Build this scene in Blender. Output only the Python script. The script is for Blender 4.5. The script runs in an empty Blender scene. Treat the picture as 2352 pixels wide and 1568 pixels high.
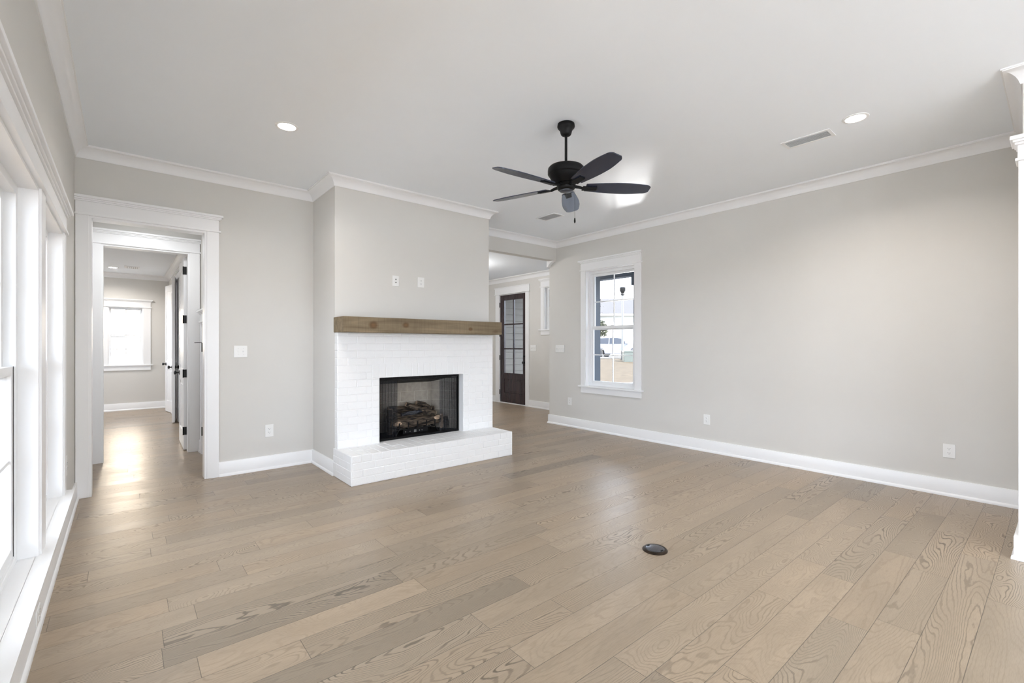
import bpy, bmesh, math, random
from mathutils import Vector, Matrix, noise
random.seed(7)
PI = math.pi
sc = bpy.context.scene
col = sc.collection

# ------------------------------------------------------------------ camera
TH = 0.6985
cam_d = bpy.data.cameras.new('camera'); cam = bpy.data.objects.new('camera', cam_d); col.objects.link(cam)
cam.location = (0, 0, 1.345); cam.rotation_euler = (PI/2, 0, -TH)
cam_d.sensor_width = 36; cam_d.lens = 36*1062.5/2352; cam_d.shift_y = 8/2352
cam_d.clip_start = 0.02; cam_d.clip_end = 500
sc.camera = cam

# ------------------------------------------------------------------ world, exposure
w = bpy.data.worlds.new('world'); sc.world = w; w.use_nodes = True
WN = w.node_tree; WN.nodes.clear()
wo = WN.nodes.new('ShaderNodeOutputWorld'); wb = WN.nodes.new('ShaderNodeBackground')
wb.inputs[0].default_value = (0.80, 0.915, 1.08, 1); wb.inputs[1].default_value = 2.6
WN.links.new(wb.outputs[0], wo.inputs[0])
# hazy sky, warmer and much brighter low down in the direction of the far room's window
wt = WN.nodes.new('ShaderNodeTexCoord'); wd = WN.nodes.new('ShaderNodeVectorMath'); wd.operation = 'DOT_PRODUCT'
wd.inputs[1].default_value = Vector((0.0, 0.96, 0.20)).normalized()
wr_ = WN.nodes.new('ShaderNodeMapRange'); wr_.interpolation_type = 'SMOOTHSTEP'; wr_.inputs['From Min'].default_value = 0.93; wr_.inputs['From Max'].default_value = 0.995
wr_.inputs['To Min'].default_value = 0.0; wr_.inputs['To Max'].default_value = 1.0
wm = WN.nodes.new('ShaderNodeMix'); wm.data_type = 'RGBA'; wm.inputs[6].default_value = wb.inputs[0].default_value; wm.inputs[7].default_value = (2.5, 2.15, 1.7, 1)
WN.links.new(wt.outputs['Generated'], wd.inputs[0]); WN.links.new(wd.outputs['Value'], wr_.inputs['Value'])
WN.links.new(wr_.outputs[0], wm.inputs[0]); WN.links.new(wm.outputs[2], wb.inputs[0])
vs = sc.view_settings
vs.view_transform = 'Standard'; vs.look = 'None'; vs.gamma = 1; vs.use_curve_mapping = False
vs.exposure = 1.85
cy = sc.cycles
cy.max_bounces = 16; cy.diffuse_bounces = 10; cy.glossy_bounces = 5; cy.transmission_bounces = 6
cy.transparent_max_bounces = 16; cy.sample_clamp_indirect = 6; cy.caustics_reflective = False; cy.caustics_refractive = False

sun = bpy.data.lights.new('sun', 'SUN'); sun.energy = 8; sun.angle = math.radians(1.0); sun.color = (1, .96, .9)
suno = bpy.data.objects.new('sun', sun); col.objects.link(suno); suno.rotation_euler = Vector((0.0, 0.71, -0.70)).to_track_quat('-Z', 'Y').to_euler()

def portal(loc, rot, sx, sy):
    l = bpy.data.lights.new('daylight_portal', 'AREA'); l.shape = 'RECTANGLE'; l.size = sx; l.size_y = sy
    l.cycles.is_portal = True
    o = bpy.data.objects.new('daylight_portal', l); col.objects.link(o); o.location = loc; o.rotation_euler = rot
    return o
# an area light shines along its -Z; these openings face into the rooms
XL, XR, YB, CH = -0.3266, 5.64, 5.545, 3.085
CX0, CX1, CY = 1.67, 3.66, 4.83
YV = 7.05      # second cased opening
YF = 12.40     # far room wall
XH = 0.75      # right wall of hall and far room
XD = 6.77      # front door wall
YS = -5.0      # wall behind the camera
WIN_L = [(-4.2, -3.2), (-3.05, -2.05), (-1.0, 0.0), (1.06, 2.06), (2.21, 3.215), (3.367, 4.37)]
for a, b in WIN_L: portal((XL-0.2, (a+b)/2, 1.215), (0, -PI/2, 0), 1.79, b-a)
portal((XR+0.2, 4.42, 1.6), (0, PI/2, 0), 1.85, 0.95)
portal((2.6, YS-0.16, 1.3), (PI/2, 0, 0), 4.6, 2.3)
portal((0.035, YF+0.17, 1.5), (-PI/2, 0, 0), 0.56, 1.2)
portal((-3.17, 9.6, 1.5), (0, -PI/2, 0), 1.3, 1.8)
portal((XD+0.17, 6.55, 2.1), (0, PI/2, 0), 0.9, 0.9)
portal((XD+0.1, 8.03, 1.54), (0, PI/2, 0), 1.68, 0.66)

# glint of the sun thrown up through the right window onto the ceiling
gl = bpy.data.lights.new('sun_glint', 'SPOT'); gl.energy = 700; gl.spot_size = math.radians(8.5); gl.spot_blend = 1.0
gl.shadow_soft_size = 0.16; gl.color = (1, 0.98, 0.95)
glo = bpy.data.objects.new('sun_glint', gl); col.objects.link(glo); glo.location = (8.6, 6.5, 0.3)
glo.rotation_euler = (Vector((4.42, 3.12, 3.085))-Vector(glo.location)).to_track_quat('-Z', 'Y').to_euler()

# fill lamps added for kitchen end, hall, closet and far room, plus the foyer lamp (all out of the picture)
def lamp(x, y, z, e, r=0.09, c=(.97, .98, 1)):
    l = bpy.data.lights.new('fill_lamp', 'AREA'); l.shape = 'DISK'; l.size = 2*r; l.energy = e; l.color = c
    o = bpy.data.objects.new('fill_lamp', l); col.objects.link(o); o.location = (x, y, z)
for x in (1.0, 2.7, 4.4):
    for y in (-1.2, -3.2): lamp(x, y, CH-.012, 2.2)
for x in (.3, 1.5, 2.7):    # unseen point lights added behind the camera to lift the ceiling
    pl = bpy.data.lights.new('ceiling_fill', 'POINT'); pl.energy = 18; pl.shadow_soft_size = .16; pl.color = (.94, .975, 1)
    po = bpy.data.objects.new('ceiling_fill', pl); col.objects.link(po); po.location = (x, -2.6, 1.75)
lamp(.2, 6.3, 2.80, 3.0); lamp(1.25, 9.6, 2.80, 3); lamp(-1.8, 9.0, 2.80, 7); lamp(-1.8, 11.3, 2.80, 7)  # unseen fill added to brighten the hall, closet and far room
fl = bpy.data.lights.new('foyer_lamp', 'POINT'); fl.energy = 16; fl.shadow_soft_size = .12; fl.color = (1, .98, .96)
flo = bpy.data.objects.new('foyer_lamp', fl); col.objects.link(flo); flo.location = (4.75, 7.3, 2.70)

# ------------------------------------------------------------------ materials
def new_mat(name):
    m = bpy.data.materials.new(name); m.use_nodes = True
    nt = m.node_tree; b = nt.nodes['Principled BSDF']
    return m, nt, b
def setc(b, color, rough=0.5, metal=0.0, spec=0.5):
    b.inputs['Base Color'].default_value = (*color, 1); b.inputs['Roughness'].default_value = rough
    b.inputs['Metallic'].default_value = metal; b.inputs['Specular IOR Level'].default_value = spec
def mat(name, color, rough=0.5, metal=0.0, spec=0.5, var=0.03, scale=8.0, bump=0.0, bscale=60.0, coord='Object'):
    m, nt, b = new_mat(name); setc(b, color, rough, metal, spec)
    tc = nt.nodes.new('ShaderNodeTexCoord')
    if var:
        n = nt.nodes.new('ShaderNodeTexNoise'); n.inputs['Scale'].default_value = scale; n.inputs['Detail'].default_value = 3
        nt.links.new(tc.outputs[coord], n.inputs['Vector'])
        r = nt.nodes.new('ShaderNodeValToRGB')
        r.color_ramp.elements[0].position = 0.3; r.color_ramp.elements[1].position = 0.7
        r.color_ramp.elements[0].color = (*[c*(1-var) for c in color], 1)
        r.color_ramp.elements[1].color = (*[min(1, c*(1+var)) for c in color], 1)
        nt.links.new(n.outputs['Fac'], r.inputs['Fac']); nt.links.new(r.outputs['Color'], b.inputs['Base Color'])
    if bump:
        n2 = nt.nodes.new('ShaderNodeTexNoise'); n2.inputs['Scale'].default_value = bscale; n2.inputs['Detail'].default_value = 4
        nt.links.new(tc.outputs[coord], n2.inputs['Vector'])
        bp = nt.nodes.new('ShaderNodeBump'); bp.inputs['Strength'].default_value = bump; bp.inputs['Distance'].default_value = 0.01
        nt.links.new(n2.outputs['Fac'], bp.inputs['Height']); nt.links.new(bp.outputs['Normal'], b.inputs['Normal'])
    return m
def glass_mat(name, tint=(1, 1, 1), refl=1.0):
    m = bpy.data.materials.new(name); m.use_nodes = True; nt = m.node_tree; nt.nodes.clear()
    o = nt.nodes.new('ShaderNodeOutputMaterial'); t = nt.nodes.new('ShaderNodeBsdfTransparent'); g = nt.nodes.new('ShaderNodeBsdfGlossy')
    t.inputs[0].default_value = (*tint, 1); g.inputs['Roughness'].default_value = 0.02
    fr = nt.nodes.new('ShaderNodeFresnel'); fr.inputs[0].default_value = 1.45
    mu = nt.nodes.new('ShaderNodeMath'); mu.operation = 'MULTIPLY'; mu.inputs[1].default_value = refl
    mx = nt.nodes.new('ShaderNodeMixShader')
    ge = nt.nodes.new('ShaderNodeNewGeometry'); mr = nt.nodes.new('ShaderNodeMapRange')   # same index from both sides of the thin pane
    mr.inputs['To Min'].default_value = 1.45; mr.inputs['To Max'].default_value = 1/1.45
    nt.links.new(ge.outputs['Backfacing'], mr.inputs['Value']); nt.links.new(mr.outputs[0], fr.inputs['IOR'])
    nt.links.new(fr.outputs[0], mu.inputs[0]); nt.links.new(mu.outputs[0], mx.inputs[0])
    nt.links.new(t.outputs[0], mx.inputs[1]); nt.links.new(g.outputs[0], mx.inputs[2]); nt.links.new(mx.outputs[0], o.inputs[0])
    return m
def emit_mat(name, color, strength):
    m = bpy.data.materials.new(name); m.use_nodes = True; nt = m.node_tree; nt.nodes.clear()
    o = nt.nodes.new('ShaderNodeOutputMaterial'); e = nt.nodes.new('ShaderNodeEmission')
    e.inputs[0].default_value = (*color, 1); e.inputs[1].default_value = strength
    nt.links.new(e.outputs[0], o.inputs[0]); return m
def wood_mat(name, c1, c2, axis='X', rough=0.45, freq=1.0, saw=False, spec=0.5):
    m, nt, b = new_mat(name); setc(b, c1, rough, 0, spec); L = nt.links
    tc = nt.nodes.new('ShaderNodeTexCoord'); mp = nt.nodes.new('ShaderNodeMapping')
    sc_ = {'X': (0.7, 9, 9), 'Z': (9, 9, 0.7)}[axis]
    mp.inputs['Scale'].default_value = tuple(s*freq for s in sc_)
    L.new(tc.outputs['Object'], mp.inputs[0])
    n = nt.nodes.new('ShaderNodeTexNoise'); n.inputs['Scale'].default_value = 2.2; n.inputs['Detail'].default_value = 6; n.inputs['Distortion'].default_value = 0.6
    L.new(mp.outputs[0], n.inputs['Vector'])
    r = nt.nodes.new('ShaderNodeValToRGB'); r.color_ramp.elements[0].position = 0.3; r.color_ramp.elements[1].position = 0.68
    r.color_ramp.elements[0].color = (*c2, 1); r.color_ramp.elements[1].color = (*c1, 1)
    L.new(n.outputs['Fac'], r.inputs['Fac'])
    out = r.outputs['Color']; hgt = n.outputs['Fac']
    if saw:   # rough-sawn marks across the beam, a few knots
        wv = nt.nodes.new('ShaderNodeTexNoise'); wv.noise_dimensions = '3D'; mp2 = nt.nodes.new('ShaderNodeMapping'); mp2.inputs['Scale'].default_value = (130, 2, 3)
        L.new(tc.outputs['Object'], mp2.inputs[0]); L.new(mp2.outputs[0], wv.inputs['Vector']); wv.inputs['Scale'].default_value = 1.2
        r2 = nt.nodes.new('ShaderNodeValToRGB'); r2.color_ramp.elements[0].position = 0.33; r2.color_ramp.elements[1].position = 0.5
        r2.color_ramp.elements[0].color = (0.72, 0.72, 0.72, 1); r2.color_ramp.elements[1].color = (1, 1, 1, 1)
        L.new(wv.outputs['Fac'], r2.inputs['Fac'])
        mx = nt.nodes.new('ShaderNodeMix'); mx.data_type = 'RGBA'; mx.blend_type = 'MULTIPLY'; mx.inputs[0].default_value = 0.5
        L.new(out, mx.inputs[6]); L.new(r2.outputs['Color'], mx.inputs[7]); out = mx.outputs[2]
        vo = nt.nodes.new('ShaderNodeTexVoronoi'); vo.inputs['Scale'].default_value = 1.0
        mp3 = nt.nodes.new('ShaderNodeMapping'); mp3.inputs['Scale'].default_value = (2.2, 4.2, 4.2); mp3.inputs['Location'].default_value = (0.3, 0, 0.4)
        L.new(tc.outputs['Object'], mp3.inputs[0]); L.new(mp3.outputs[0], vo.inputs['Vector'])
        r3 = nt.nodes.new('ShaderNodeValToRGB'); r3.color_ramp.elements[0].position = 0.04; r3.color_ramp.elements[1].position = 0.14
        r3.color_ramp.elements[0].color = (0.30, 0.20, 0.12, 1); r3.color_ramp.elements[1].color = (1, 1, 1, 1)
        L.new(vo.outputs['Distance'], r3.inputs['Fac'])
        mx3 = nt.nodes.new('ShaderNodeMix'); mx3.data_type = 'RGBA'; mx3.blend_type = 'MULTIPLY'; mx3.inputs[0].default_value = 0.75
        L.new(out, mx3.inputs[6]); L.new(r3.outputs['Color'], mx3.inputs[7]); out = mx3.outputs[2]; hgt = wv.outputs['Fac']
        for kx, kz, kr in ((-.69, .075, .030), (-.327, .085, .024), (.52, .06, .018)):
            vd = nt.nodes.new('ShaderNodeVectorMath'); vd.operation = 'DISTANCE'; mp4 = nt.nodes.new('ShaderNodeMapping'); mp4.inputs['Scale'].default_value = (.8, 0, 1)
            nn = nt.nodes.new('ShaderNodeVectorMath'); nn.operation = 'ADD'; ns_ = nt.nodes.new('ShaderNodeVectorMath'); ns_.operation = 'SCALE'; ns_.inputs['Scale'].default_value = .02
            L.new(n.outputs['Color'], ns_.inputs[0]); L.new(tc.outputs['Object'], nn.inputs[0]); L.new(ns_.outputs[0], nn.inputs[1])
            L.new(nn.outputs[0], mp4.inputs[0]); L.new(mp4.outputs[0], vd.inputs[0]); vd.inputs[1].default_value = (kx*.8+.008, 0, kz+.01)
            r4 = nt.nodes.new('ShaderNodeValToRGB'); e4 = r4.color_ramp.elements; e4[0].position = 0.0; e4[0].color = (.75, .48, .28, 1); e4[1].position = kr*1.6; e4[1].color = (1, 1, 1, 1)
            m4 = e4.new(kr*.8); m4.color = (.5, .36, .24, 1)
            mx4 = nt.nodes.new('ShaderNodeMix'); mx4.data_type = 'RGBA'; mx4.blend_type = 'MULTIPLY'; mx4.inputs[0].default_value = 0.8
            L.new(vd.outputs['Value'], r4.inputs['Fac']); L.new(out, mx4.inputs[6]); L.new(r4.outputs['Color'], mx4.inputs[7]); out = mx4.outputs[2]
    L.new(out, b.inputs['Base Color'])
    bp = nt.nodes.new('ShaderNodeBump'); bp.inputs['Strength'].default_value = 0.25; bp.inputs['Distance'].default_value = 0.004
    L.new(hgt, bp.inputs['Height']); L.new(bp.outputs['Normal'], b.inputs['Normal'])
    return m

def floor_mat():
    m, nt, b = new_mat('oak_planks'); setc(b, (0.4, 0.33, 0.26), 0.36, 0, 0.5); L = nt.links
    def M(op, a, b_=None, c=None):
        n = nt.nodes.new('ShaderNodeMath'); n.operation = op
        for i, v in enumerate((a, b_, c)):
            if v is None: continue
            if isinstance(v, (int, float)): n.inputs[i].default_value = v
            else: L.new(v, n.inputs[i])
        return n.outputs[0]
    def comb(x, y, z):
        n = nt.nodes.new('ShaderNodeCombineXYZ')
        for i, v in enumerate((x, y, z)):
            if isinstance(v, (int, float)): n.inputs[i].default_value = v
            else: L.new(v, n.inputs[i])
        return n.outputs[0]
    def white(vec):
        n = nt.nodes.new('ShaderNodeTexWhiteNoise'); n.noise_dimensions = '3D'; L.new(vec, n.inputs['Vector']); return n
    def smooth(v, lo, hi, a=0.0, bb=1.0):
        n = nt.nodes.new('ShaderNodeMapRange'); n.interpolation_type = 'SMOOTHSTEP'
        L.new(v, n.inputs['Value'])
        for k, x in zip(('From Min', 'From Max', 'To Min', 'To Max'), (lo, hi, a, bb)):
            if isinstance(x, (int, float)): n.inputs[k].default_value = x
            else: L.new(x, n.inputs[k])
        return n.outputs['Result']
    tc = nt.nodes.new('ShaderNodeTexCoord'); sp = nt.nodes.new('ShaderNodeSeparateXYZ'); L.new(tc.outputs['Object'], sp.inputs[0])
    X, Y = sp.outputs[0], sp.outputs[1]
    W = 0.165
    yy = M('DIVIDE', M('SUBTRACT', Y, 0.0934-1.65*12), W); row = M('FLOOR', yy); fy = M('SUBTRACT', yy, row)
    wr = white(comb(row, 3.7, 1.0)); wr2 = white(comb(row, 9.1, 5.0))
    Ln = M('ADD', 0.85, M('MULTIPLY', wr2.outputs[0], 0.75))
    xx = M('DIVIDE', M('ADD', X, M('ADD', 30.0, M('MULTIPLY', wr.outputs[0], 7.3))), Ln)
    cell0 = M('FLOOR', xx)
    # random shift of every joint so board lengths vary
    def joint(c):
        return M('ADD', c, M('MULTIPLY', M('SUBTRACT', white(comb(row, c, 2.0)).outputs[0], 0.5), 0.55))
    j0 = joint(cell0)
    before = M('LESS_THAN', xx, j0)
    cell = M('SUBTRACT', cell0, before)
    jn1 = joint(M('ADD', cell0, 1.0))
    past = M('GREATER_THAN', xx, jn1)
    cell = M('ADD', cell, past)
    dj = M('MULTIPLY', M('MINIMUM', M('ABSOLUTE', M('SUBTRACT', xx, j0)), M('ABSOLUTE', M('SUBTRACT', xx, jn1))), Ln)
    dy = M('MULTIPLY', M('MINIMUM', fy, M('SUBTRACT', 1.0, fy)), W)
    wid = white(comb(row, cell, 7.0)); ws = nt.nodes.new('ShaderNodeSeparateColor'); L.new(wid.outputs['Color'], ws.inputs[0])
    r1, r2, r3 = ws.outputs[0], ws.outputs[1], ws.outputs[2]
    # contour lines of a stretched field make the cathedral grain of oak
    sx = M('ADD', 0.5, M('MULTIPLY', M('POWER', r1, 2.0), 2.2))
    gv = comb(M('ADD', M('MULTIPLY', X, sx), M('MULTIPLY', r3, 91.0)), M('ADD', M('MULTIPLY', Y, 5.0), M('MULTIPLY', r1, 57.0)), M('MULTIPLY', r2, 33.0))
    n1 = nt.nodes.new('ShaderNodeTexNoise'); n1.inputs['Scale'].default_value = 1.0; n1.inputs['Detail'].default_value = 1.6; n1.inputs['Roughness'].default_value = 0.42
    L.new(gv, n1.inputs['Vector'])
    nw = nt.nodes.new('ShaderNodeTexNoise'); nw.inputs['Scale'].default_value = 1.0; nw.inputs['Detail'].default_value = 2
    L.new(comb(M('MULTIPLY', X, 11.0), M('MULTIPLY', Y, 34.0), r1), nw.inputs['Vector'])
    K = M('ADD', 22.0, M('MULTIPLY', r2, 30.0))
    t = M('ADD', M('ADD', M('MULTIPLY', n1.outputs['Fac'], K), M('MULTIPLY', Y, M('ADD', 26.0, M('MULTIPLY', r3, 50.0)))), M('MULTIPLY', nw.outputs['Fac'], 0.95))
    s = M('SINE', M('MULTIPLY', t, 2*PI))
    lines = smooth(s, 0.35, 1.0)
    pore = nt.nodes.new('ShaderNodeTexNoise'); pore.inputs['Scale'].default_value = 1.0; pore.inputs['Detail'].default_value = 3
    L.new(comb(M('MULTIPLY', X, 26.0), M('MULTIPLY', Y, 330.0), r2), pore.inputs['Vector'])
    pf = smooth(pore.outputs['Fac'], 0.44, 0.62)
    big = nt.nodes.new('ShaderNodeTexNoise'); big.inputs['Scale'].default_value = 1.0; big.inputs['Detail'].default_value = 2
    L.new(comb(M('ADD', M('MULTIPLY', X, 2.2), M('MULTIPLY', r2, 40.0)), M('MULTIPLY', Y, 9.0), r3), big.inputs['Vector'])
    blotch = smooth(big.outputs['Fac'], 0.30, 0.72)
    strength = M('MULTIPLY', M('ADD', 0.10, M('MULTIPLY', smooth(r3, 0.15, 0.95), 0.46)), M('ADD', 0.35, M('MULTIPLY', blotch, 0.8)))
    val = M('ADD', 0.90, M('MULTIPLY', r1, 0.17))
    dark = M('MULTIPLY', lines, strength)
    val = M('MULTIPLY', val, M('SUBTRACT', 1.0, dark))
    val = M('MULTIPLY', val, M('SUBTRACT', 1.0, M('MULTIPLY', pf, 0.10)))
    val = M('MULTIPLY', val, M('ADD', 0.91, M('MULTIPLY', blotch, 0.13)))
    few = M('GREATER_THAN', r2, 0.93)
    val = M('MULTIPLY', val, M('SUBTRACT', 1.0, M('MULTIPLY', few, 0.16)))
    gap = M('MINIMUM', smooth(dy, 0.0006, 0.0020), smooth(dj, 0.0006, 0.0020))
    val = M('MULTIPLY', val, M('ADD', 0.42, M('MULTIPLY', gap, 0.58)))
    hue = nt.nodes.new('ShaderNodeMix'); hue.data_type = 'RGBA'
    L.new(r2, hue.inputs[0]); hue.inputs[6].default_value = (0.358, 0.274, 0.192, 1); hue.inputs[7].default_value = (0.335, 0.267, 0.196, 1)
    vm = nt.nodes.new('ShaderNodeVectorMath'); vm.operation = 'SCALE'
    L.new(hue.outputs[2], vm.inputs[0]); L.new(val, vm.inputs['Scale']); L.new(vm.outputs[0], b.inputs['Base Color'])
    L.new(M('ADD', 0.30, M('MULTIPLY', M('ADD', lines, r1), 0.06)), b.inputs['Roughness'])
    bp = nt.nodes.new('ShaderNodeBump'); bp.inputs['Strength'].default_value = 0.35; bp.inputs['Distance'].default_value = 0.0015
    hh = M('SUBTRACT', M('ADD', gap, M('MULTIPLY', r2, 0.12)), M('MULTIPLY', lines, 0.10))
    L.new(hh, bp.inputs['Height']); L.new(bp.outputs['Normal'], b.inputs['Normal'])
    return m

WALL = mat('wall_paint', (0.644, 0.631, 0.604), 0.75, var=0.006, scale=3, bump=0.03, bscale=220, spec=0.25)
CEIL = mat('ceiling_paint', (0.855, 0.89, 0.93), 0.8, var=0.004, scale=3, spec=0.2)
TRIM = mat('white_trim_paint', (0.83, 0.835, 0.845), 0.32, var=0.004, scale=3, spec=0.5)
BRICK = mat('white_painted_brick', (0.79, 0.79, 0.79), 0.45, var=0.006, scale=25, bump=0.15, bscale=90)
OAK = floor_mat()
BLACK = mat('black_metal', (0.012, 0.012, 0.013), 0.38, 0.3, var=0.1, scale=20)
BLACKM = mat('matte_black_metal', (0.0045, 0.0045, 0.005), 0.48, 0.0, spec=0.2, var=0.1, scale=20)
BLADE = mat('slate_blade_sky_tint', (0.020, 0.027, 0.052), 0.24, 0.0, var=0.08, scale=12, spec=0.6)  # blue reflection of the window light tinted into the slate colour
PLASTIC = mat('white_plastic', (0.80, 0.80, 0.79), 0.35, var=0.004)
SCREW2 = mat('dark_weatherstrip', (.05, .05, .05), .6)
SCREW = mat('painted_screw', (.6, .6, .6), .4)
SLOT = mat('outlet_slot', (0.12, 0.12, 0.12), 0.6, var=0.1)
VINYL = mat('white_vinyl', (0.82, 0.83, 0.84), 0.35, var=0.004)
GLASS = glass_mat('window_glass')
BEAM = wood_mat('stained_beam', (0.255, 0.198, 0.128), (0.150, 0.113, 0.070), 'X', 0.7, saw=True, spec=0.2)
DOORW = wood_mat('dark_stained_door', (0.046, 0.029, 0.030), (0.022, 0.015, 0.020), 'Z', 0.25, spec=0.6)  # dark stain with the bluish reflected haze tinted in
BRONZE = mat('oil_rubbed_bronze', (0.030, 0.020, 0.013), 0.35, 0.7, var=0.3, scale=40)
LENS = emit_mat('lamp_lens', (1.0, 0.93, 0.84), 18.0)
FIREB = mat('firebrick_panel', (0.36, 0.32, 0.27), 0.8, var=0.12, scale=20, bump=0.3, bscale=60)
MORT = mat('firebrick_mortar', (0.50, 0.46, 0.40), 0.85, var=0.05)
CHAR = mat('charred_log', (0.018, 0.020, 0.028), 0.5, var=0.3, scale=60, bump=0.8, bscale=90)
def bark():
    m, nt, b = new_mat('log_bark'); setc(b, (0.1, 0.07, 0.05), 0.8, 0, 0.3); L = nt.links
    tc = nt.nodes.new('ShaderNodeTexCoord'); n = nt.nodes.new('ShaderNodeTexNoise'); n.inputs['Scale'].default_value = 75; n.inputs['Detail'].default_value = 6
    mp = nt.nodes.new('ShaderNodeMapping'); mp.inputs['Scale'].default_value = (0.14, 1, 1)
    L.new(tc.outputs['Object'], mp.inputs[0]); L.new(mp.outputs[0], n.inputs['Vector'])
    r = nt.nodes.new('ShaderNodeValToRGB'); e = r.color_ramp.elements
    e[0].position = 0.40; e[0].color = (0.008, 0.006, 0.005, 1); e[1].position = 0.62; e[1].color = (0.115, 0.085, 0.06, 1)
    L.new(n.outputs['Fac'], r.inputs['Fac']); L.new(r.outputs['Color'], b.inputs['Base Color'])
    bp = nt.nodes.new('ShaderNodeBump'); bp.inputs['Strength'].default_value = 0.9; bp.inputs['Distance'].default_value = 0.01
    L.new(n.outputs['Fac'], bp.inputs['Height']); L.new(bp.outputs['Normal'], b.inputs['Normal']); return m
BARK = bark()
CUT = mat('split_log_face', (0.42, 0.30, 0.21), 0.8, var=0.35, scale=40, bump=0.6, bscale=60)
def mesh_mat():
    m = bpy.data.materials.new('spark_screen_mesh'); m.use_nodes = True; nt = m.node_tree; nt.nodes.clear()
    o = nt.nodes.new('ShaderNodeOutputMaterial'); t = nt.nodes.new('ShaderNodeBsdfTransparent'); d = nt.nodes.new('ShaderNodeBsdfPrincipled')
    d.inputs['Base Color'].default_value = (0.015, 0.016, 0.02, 1); d.inputs['Roughness'].default_value = 0.4; d.inputs['Metallic'].default_value = 0.5
    tc = nt.nodes.new('ShaderNodeTexCoord'); vo = nt.nodes.new('ShaderNodeTexNoise'); vo.inputs['Scale'].default_value = 220
    nt.links.new(tc.outputs['Object'], vo.inputs['Vector'])
    r = nt.nodes.new('ShaderNodeMapRange'); r.inputs['From Min'].default_value = 0.35; r.inputs['From Max'].default_value = 0.65
    r.inputs['To Min'].default_value = 0.50; r.inputs['To Max'].default_value = 0.74
    nt.links.new(vo.outputs['Fac'], r.inputs['Value'])
    mx = nt.nodes.new('ShaderNodeMixShader')
    nt.links.new(r.outputs[0], mx.inputs[0]); nt.links.new(t.outputs[0], mx.inputs[1]); nt.links.new(d.outputs[0], mx.inputs[2]); nt.links.new(mx.outputs[0], o.inputs[0])
    return m
MESHM = mesh_mat()

# ------------------------------------------------------------------ mesh helpers
class MB:
    def __init__(s): s.v = []; s.f = []
    def add(s, vs_, fs_):
        o = len(s.v); s.v += [tuple(v) for v in vs_]; s.f += [tuple(i+o for i in f) for f in fs_]
    def box(s, x0, x1, y0, y1, z0, z1):
        s.add([(x0, y0, z0), (x1, y0, z0), (x1, y1, z0), (x0, y1, z0), (x0, y0, z1), (x1, y0, z1), (x1, y1, z1), (x0, y1, z1)],
              [(0, 3, 2, 1), (4, 5, 6, 7), (0, 1, 5, 4), (1, 2, 6, 5), (2, 3, 7, 6), (3, 0, 4, 7)])
        return s
    def lathe(s, prof, n=32, c=(0, 0, 0), axis='Z'):
        vs_ = []; fs_ = []
        for r, z in prof:
            for i in range(n):
                a = 2*PI*i/n; x, y = r*math.cos(a), r*math.sin(a)
                p = {'Z': (x, y, z), 'Y': (x, z, y), 'X': (z, x, y)}[axis]
                vs_.append((p[0]+c[0], p[1]+c[1], p[2]+c[2]))
        for k in range(len(prof)-1):
            for i in range(n):
                j = (i+1) % n; fs_.append((k*n+i, k*n+j, (k+1)*n+j, (k+1)*n+i))
        fs_.append(tuple(range(n-1, -1, -1))); fs_.append(tuple((len(prof)-1)*n+i for i in range(n)))
        s.add(vs_, fs_); return s
    def tube(s, pts, r, n=10, caps=True):
        pts = [Vector(p) for p in pts]; rr = r if isinstance(r, (list, tuple)) else [r]*len(pts)
        vs_ = []; fs_ = []; up = Vector((0, 0, 1))
        for k, p in enumerate(pts):
            d = (pts[min(k+1, len(pts)-1)]-pts[max(k-1, 0)]).normalized()
            u = up if abs(d.dot(up)) < 0.95 else Vector((0, 1, 0))
            a = d.cross(u).normalized(); b = d.cross(a).normalized()
            for i in range(n):
                t = 2*PI*i/n; vs_.append(p+(a*math.cos(t)+b*math.sin(t))*rr[k])
        for k in range(len(pts)-1):
            for i in range(n):
                j = (i+1) % n; fs_.append((k*n+i, k*n+j, (k+1)*n+j, (k+1)*n+i))
        if caps: fs_.append(tuple(range(n))); fs_.append(tuple((len(pts)-1)*n+i for i in range(n-1, -1, -1)))
        s.add(vs_, fs_); return s
    def prism(s, poly, lo, hi, axis='Y'):
        n = len(poly); vs_ = []
        for t in (lo, hi):
            for a, b in poly:
                vs_.append({'Y': (a, t, b), 'X': (t, a, b), 'Z': (a, b, t)}[axis])
        fs_ = [tuple(range(n)), tuple(range(2*n-1, n-1, -1))]+[(i, (i+1) % n, n+(i+1) % n, n+i) for i in range(n)]
        s.add(vs_, fs_); return s
    def build(s, name, m, parent=None, kind=None, bevel=0, seg=2, smooth=False, label=None, subsurf=0):
        me = bpy.data.meshes.new(name); me.from_pydata(s.v, [], s.f)
        bm = bmesh.new(); bm.from_mesh(me); bmesh.ops.recalc_face_normals(bm, faces=bm.faces); bm.to_mesh(me); bm.free()
        me.materials.append(m)
        o = bpy.data.objects.new(name, me); col.objects.link(o)
        if parent: o.parent = parent
        if kind: o['kind'] = kind
        if label: o['label'] = label
        if smooth:
            for p in me.polygons: p.use_smooth = True
            try: me.set_sharp_from_angle(angle=math.radians(40))
            except Exception: pass
        if bevel:
            b = o.modifiers.new('bevel', 'BEVEL'); b.width = bevel; b.segments = seg; b.limit_method = 'ANGLE'; b.angle_limit = math.radians(40)
        if subsurf:
            b = o.modifiers.new('sub', 'SUBSURF'); b.levels = subsurf; b.render_levels = subsurf
        return o

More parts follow.
